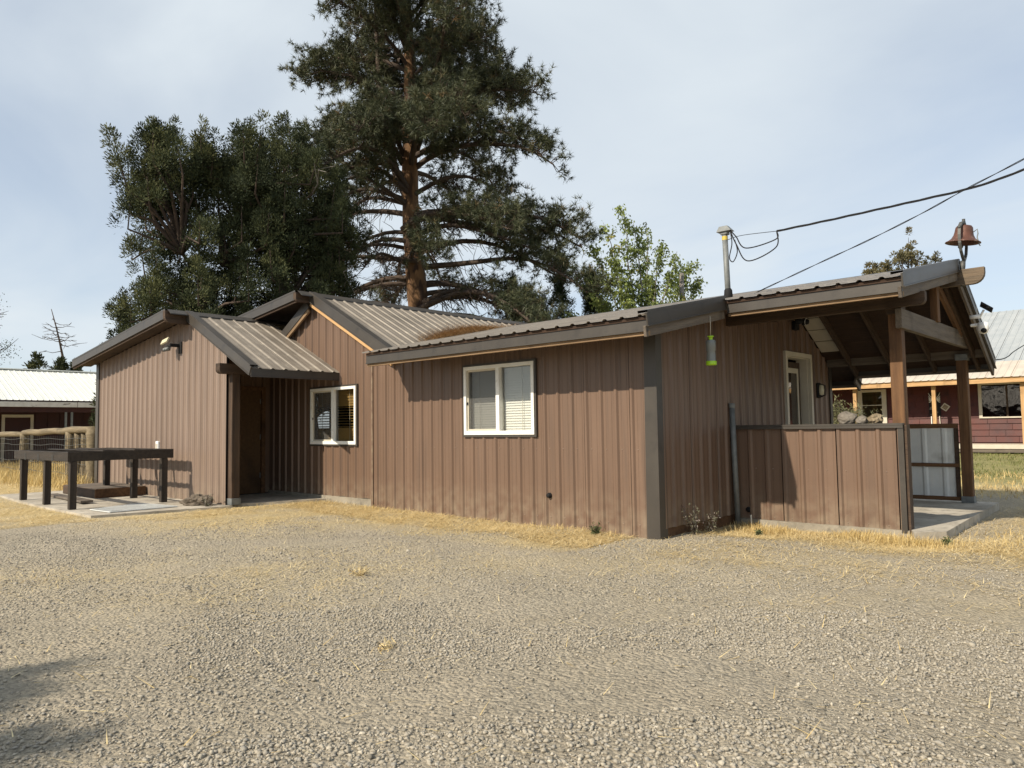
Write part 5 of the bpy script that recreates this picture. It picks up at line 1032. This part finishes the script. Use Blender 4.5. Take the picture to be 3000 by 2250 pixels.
# silver shrub behind the patio
rg = np.random.default_rng(15); c = np.array([-5.75, 17.06, 0.1]); sh = thing('sage_shrub', tuple(c), 'pale grey green feathery shrub seen under the patio roof', 'shrub'); g = Geo(); P = []; D = []
for q in range(70):
    a = rg.uniform(0, 2 * np.pi); sp_ = rg.uniform(0.1, 0.75); e = c + np.array([math.cos(a) * sp_, math.sin(a) * sp_, rg.uniform(1.1, 1.85) - 0.45 * sp_]); m = (c + e) / 2 + np.array([0, 0, 0.15]); g.add(*tube_geo([c, m, e], [0.012, 0.009, 0.004], 3, False))
    k = 60; t = rg.uniform(0.35, 1.0, k)[:, None]; P.append(m * (1 - t) + e * t + rg.normal(0, 0.06, (k, 3))); D.append(unit(rg.normal(size=(k, 3)) + np.array([0, 0, 0.5])))
P = np.concatenate(P); V, Fq = leaves(P, np.concatenate(D), rg.uniform(0.05, 0.10, len(P)), 0.022, rg); a_ = np_mesh('crown', V, Fq, M['shrub'], sh, rg.random(len(P))); a_['kind'] = 'stuff'; l_ = g.build('stems', M['limb'], sh); l_['kind'] = 'stuff'

# ------------------------------------------------------------------ gravel, straw, grass
def in_house(x, y):
    a = (x > -18.3) & (x < -11.8) & (y > 3.8) & (y < 9); b = (x > -13.6) & (x < -4.55) & (y > 7.42) & (y < 13.5); d = (x > -4.6) & (x < -2.12) & (y > 9.3) & (y < 13.2); e = (x > -13.6) & (x < -11.6) & (y > 5.8) & (y < 7.5)
    return a | b | d | e
def view_points(n, r0, r1, rg, p=1.0, half=41.0):
    """points in the yard in front of the photographer, spread over a wide fan"""
    r = r0 + (r1 - r0) * rg.random(n) ** p; a = R(137.2) + R(half) * rg.uniform(-1, 1, n) * 1.15; return r * np.cos(a) * 1.0, r * np.sin(a)
def gnoise(x, y): return 0.5 + 0.25 * np.sin(1.7 * x + 1.1 * y + 1.3 * np.sin(0.9 * y - 0.6 * x)) + 0.25 * np.sin(2.9 * y - 1.3 * x + 1.7 * np.sin(1.3 * x + 0.4))
rg = np.random.default_rng(101)
ico = bmesh.new(); bmesh.ops.create_icosphere(ico, subdivisions=1, radius=1.0); IV = np.array([v.co[:] for v in ico.verts]); IF = np.array([[v.index for v in f.verts] for f in ico.faces]); ico.free()
OV = np.array([(0, 0, 1.0), (1, 0.1, 0), (0, 1, 0.1), (-1, 0, -0.1), (0.1, -1, 0), (0, 0, -1.0)]); OF = np.array([(0, 1, 2), (0, 2, 3), (0, 3, 4), (0, 4, 1), (5, 2, 1), (5, 3, 2), (5, 4, 3), (5, 1, 4)])
def stones(n, r0, r1, smin, smax, p, thr, IV=IV, IF=IF):
    x, y = view_points(n, r0, r1, rg, p); dens = gnoise(x, y); keep = (~in_house(x, y)) & (rg.random(n) < np.clip((dens - thr) * 2.6, 0.10, 1.0) * (1 - 0.75 * straw_amount(x, y))); x, y = x[keep], y[keep]; n = len(x)
    s = smin + (smax - smin) * rg.random(n) ** 2.2
    sc3 = np.stack([rg.uniform(0.8, 1.35, n), rg.uniform(0.65, 1.1, n), rg.uniform(0.40, 0.80, n)], 1) * s[:, None]
    V = IV[None] * (1 + rg.normal(0, 0.24, (n, len(IV), 1))) * sc3[:, None, :]
    a = rg.uniform(0, 2 * np.pi, n); ca, sa = np.cos(a)[:, None], np.sin(a)[:, None]; tx = rg.normal(0, 0.25, n)[:, None]
    X = V[:, :, 0] * ca - V[:, :, 1] * sa + x[:, None]; Y = V[:, :, 0] * sa + V[:, :, 1] * ca + y[:, None]; Z = V[:, :, 2] + V[:, :, 0] * tx * 0.6 + (gz(x, y) + sc3[:, 2] * rg.uniform(0.10, 0.75, n))[:, None]
    return np.stack([X, Y, Z], 2).reshape(-1, 3), (IF[None] + (np.arange(n) * len(IV))[:, None, None]).reshape(-1, 3), np.repeat(np.clip(rg.normal(0.5, 0.22, n), 0, 1), len(IF))
parts = [stones(25000, 1.9, 3.4, 0.0030, 0.0135, 0.80, 0.20), stones(56000, 3.1, 5.6, 0.0032, 0.0135, 0.75, 0.20, OV, OF), stones(96000, 4.2, 11.5, 0.005, 0.0140, 0.8, 0.20, OV, OF), stones(120, 2.2, 9.0, 0.015, 0.028, 0.8, 0.1)]
Vs = []; Fs = []; Ts = []; o = 0
for V, Fq, T in parts: Vs.append(V); Fs.append(Fq + o); Ts.append(T); o += len(V)
gv = np_mesh('gravel', np.concatenate(Vs), np.concatenate(Fs), M['gravel'], None, np.concatenate(Ts)); gv['kind'] = 'stuff'; gv['label'] = 'loose grey and tan crushed gravel over the yard'; gv['category'] = 'gravel'
def scatter(n, fn, rg, box_=None, r=None):
    if box_ is not None: x = rg.uniform(box_[0], box_[1], n); y = rg.uniform(box_[2], box_[3], n)
    else: x, y = view_points(n, r[0], r[1], rg, 0.7)
    k = (rg.random(n) < fn(x, y)) & ~in_house(x, y); return x[k], y[k]
rg = np.random.default_rng(202)
x1, y1 = scatter(150000, lambda x, y: straw_amount(x, y) ** 1.3, rg, r=(3.0, 13.5)); x2, y2 = scatter(110000, lambda x, y: straw_amount(x, y) ** 1.2, rg, (-13, -0.5, 6.4, 9.4)); x3, y3 = scatter(60000, lambda x, y: straw_amount(x, y), rg, (-24, -11, 2.6, 6.0)); x4, y4 = scatter(2200, lambda x, y: 0.5 + 0 * x, rg, r=(2.3, 9)); x5, y5 = scatter(60000, lambda x, y: straw_amount(x, y) * 0.8, rg, (-4.5, 4.0, 9.0, 17.0))
x = np.concatenate([x1, x2, x3, x4, x5]); y = np.concatenate([y1, y2, y3, y4, y5]); n = len(x); base = np.stack([x, y, gz(x, y) + rg.uniform(0.002, 0.02, n)], 1)
V, T, k = blades(base, rg.uniform(0.04, 0.17, n), rg.uniform(0.003, 0.0075, n), rg.uniform(1.2, 1.6, n), rg, 0.3, 1)
st_ = np_mesh('straw_litter', V, T, M['straw'], None, np.repeat(rg.random(n), k)); st_['kind'] = 'stuff'; st_['label'] = 'loose dry straw scattered over the dirt in front of the building'; st_['category'] = 'straw'
# standing dry grass: along the half wall, by the fence, beside the slab
def tufts(spots, rg, nb, L, W, spread=0.09, lean=(0.05, 0.7)):
    bx = []; Ls = []
    for (x, y, s) in spots:
        m = int(nb * s); bx.append(np.stack([x + rg.normal(0, spread, m), y + rg.normal(0, spread, m)], 1)); Ls.append(rg.uniform(0.35, 1.0, m) * L * (0.6 + 0.4 * s))
    b = np.concatenate(bx); b = np.concatenate([b, (gz(b[:, 0], b[:, 1]) - 0.01)[:, None]], 1); Ls = np.concatenate(Ls); n = len(b)
    ok = ~in_house(b[:, 0], b[:, 1]); b = b[ok]; Ls = Ls[ok]; n = len(b)
    V, T, k = blades(b, Ls, rg.uniform(0.6, 1.4, n) * W, rg.uniform(*lean, n), rg, 0.7, 3); return V, T, np.repeat(np.clip(rg.normal(0.5, 0.25, n), 0, 1), k)
rg = np.random.default_rng(303); S = []
for k in range(150): x = rg.uniform(-4.5, -2.0); S.append((x, rg.uniform(8.75, 9.28) if x < -2.5 else rg.uniform(8.7, 9.2), rg.uniform(0.3, 0.9) * (1.0 if (x < -3.75 or x > -3.1) else 0.12)))
for k in range(26): S.append((rg.uniform(-2.0, -1.3), rg.uniform(8.8, 10.2), rg.uniform(0.15, 0.45)))
for k in range(60): S.append((rg.uniform(-11.6, -5.0), rg.uniform(7.18, 7.40), rg.uniform(0.08, 0.4)))
for k in range(20): S.append((rg.uniform(-12.0, -11.2), rg.uniform(5.6, 7.2), rg.uniform(0.1, 0.4)))
V, T, ti = tufts(S, rg, 60, 0.17, 0.005); a_ = np_mesh('dry_grass', V, T, M['tuft'], None, ti); a_['kind'] = 'stuff'; a_['label'] = 'golden dry grass tufts along the base of the half wall'; a_['category'] = 'grass'
S = [(rg.uniform(-33, -18.5), rg.uniform(6.1, 9.5) if rg.random() < 0.7 else rg.uniform(5.3, 6.1), rg.uniform(0.4, 1.0)) for k in range(330)]
V, T, ti = tufts(S, rg, 55, 0.62, 0.010, 0.22, (0.03, 0.5)); a_ = np_mesh('tall_dry_grass', V, T, M['tuft'], None, ti); a_['kind'] = 'stuff'; a_['label'] = 'tall straw coloured grass growing along the pole fence'; a_['category'] = 'grass'
S = [(rg.uniform(-6, 5), rg.uniform(14.5, 20.5), rg.uniform(0.3, 0.9)) for k in range(420)]
V, T, ti = tufts(S, rg, 26, 0.20, 0.010, 0.22, (0.1, 0.8)); a_ = np_mesh('yard_grass', V, T, M['tuft'], None, ti); a_['kind'] = 'stuff'; a_['label'] = 'dry matted grass between patio and red house lawn'; a_['category'] = 'grass'
S = [(rg.uniform(-9, 6), rg.uniform(19.5, 30.8), rg.uniform(0.3, 0.9)) for k in range(700)]
V, T, ti = tufts(S, rg, 24, 0.17, 0.014, 0.28, (0.1, 0.7)); ti = ti * 0.6; a_ = np_mesh('lawn_grass', V, T, M['lawn'], None, ti); a_['kind'] = 'stuff'; a_['label'] = 'green lawn strip in front of the red house'; a_['category'] = 'grass'
# pine needles caught in the roof valley
rg = np.random.default_rng(404); n = 9000; t = rg.beta(2.2, 1.6, n); yv = 8.2 + 3.0 * t; xv_ = XR + (ZX - zmain(yv)) / SX; hgt = np.abs(rg.normal(0, 0.05, n)) * np.sin(np.pi * np.clip(t, 0.05, 1)); xx = xv_ + rg.gamma(1.6, 0.16, n) * rg.choice([1, 1, 1, -0.35], n); zz = np.maximum(zmain(yv), ZX - SX * (xx - XR)) + 0.02 + hgt
V, T, k = blades(np.stack([xx, yv, zz], 1), rg.uniform(0.08, 0.2, n), np.full(n, 0.006), rg.uniform(1.0, 1.6, n), rg, 0.3, 1); a_ = np_mesh('needle_drift', V, T, M['pneedle'], None, np.repeat(rg.random(n), k)); a_['kind'] = 'stuff'; a_['label'] = 'drift of brown pine needles lying in the roof valley'; a_['category'] = 'needles'
# weeds: individual plants
def weed(c, h, n, label, seed, m=M['weed'], cat='weed', spread=0.5, leafw=0.012):
    rg = np.random.default_rng(seed); c = np.array([c[0], c[1], float(gz(c[0], c[1])) - 0.01]); root = thing('weed_plant', tuple(c), label, cat); g = Geo(); P = []; D = []
    for q in range(n):
        a = rg.uniform(0, 2 * np.pi); e = c + np.array([math.cos(a) * spread * h * rg.random(), math.sin(a) * spread * h * rg.random(), h * rg.uniform(0.5, 1)]); md = (c + e) / 2 + rg.normal(0, 0.02, 3); g.add(*tube_geo([c, md, e], [0.004, 0.003, 0.002], 3, False)); k = 22; t = rg.uniform(0.1, 1, k)[:, None]; P.append(c * (1 - t) + e * t + rg.normal(0, 0.012, (k, 3))); D.append(unit(rg.normal(size=(k, 3)) + np.array([0, 0, 0.4])))
    P = np.concatenate(P); V, Fq = leaves(P, np.concatenate(D), rg.uniform(0.02, 0.055, len(P)), leafw, rg); a_ = np_mesh('leaves', V, Fq, m, root, rg.random(len(P))); a_['kind'] = 'stuff'; l_ = g.build('stems', M['limb'], root); l_['kind'] = 'stuff'
M['gweed'] = leafmat('green_weed', [(0.06, 0.085, 0.035), (0.11, 0.13, 0.055)], 0.7, 0.15)
weed((-4.42, 7.95), 0.40, 9, 'spindly thistle with pale flower heads against the shaded end wall base', 1)
weed((-4.38, 8.25), 0.30, 8, 'second spindly thistle leaning beside the first at the shaded wall', 2)
weed((-5.35, 7.22), 0.16, 12, 'small green weed at the foot of the long front wall', 3, M['gweed'])
weed((-12.05, 5.55), 0.26, 9, 'thin dry weed in front of the entry post', 4)
weed((-2.02, 9.05), 0.10, 12, 'low grey green weed at the patio slab corner', 5, M['gweed'])
weed((-3.9, 8.55), 0.09, 10, 'flat grey green weed in the straw before the half wall', 6, M['gweed'])
weed((-5.6, 4.0), 0.10, 8, 'scrubby brown weed alone in the middle of the gravel', 7, M['straw'], 'weed', 1.2, 0.006)
weed((-3.6, 2.75), 0.06, 5, 'pale dead grass sprig lying in the near gravel', 8, M['straw'], 'weed', 1.6, 0.005)

# unseen tree added behind the photographer to cast shade on the near left gravel
c = np.array([-6.05, -8.38, 0.0]); rg = np.random.default_rng(55); sp = []
for k in range(70):
    a = rg.uniform(0, 2 * np.pi); rr = 1.0 * math.sqrt(rg.random()); z = rg.uniform(4.5, 5.9); sp.append((c + np.array([rr * math.cos(a), rr * math.sin(a), z]), rg.uniform(0.9, 1.3), rg.uniform(0.45, 0.7)))
spire_tree('added_shade_tree', c, 'unseen tree added behind the photographer to shade the near left gravel', sp, M['juniper'], 56, stem(c, 6.5), 0.2, [c + np.array([0, 0, z]) for z in (3, 4, 5)], (0.10, 0.2, 0.06), 420)
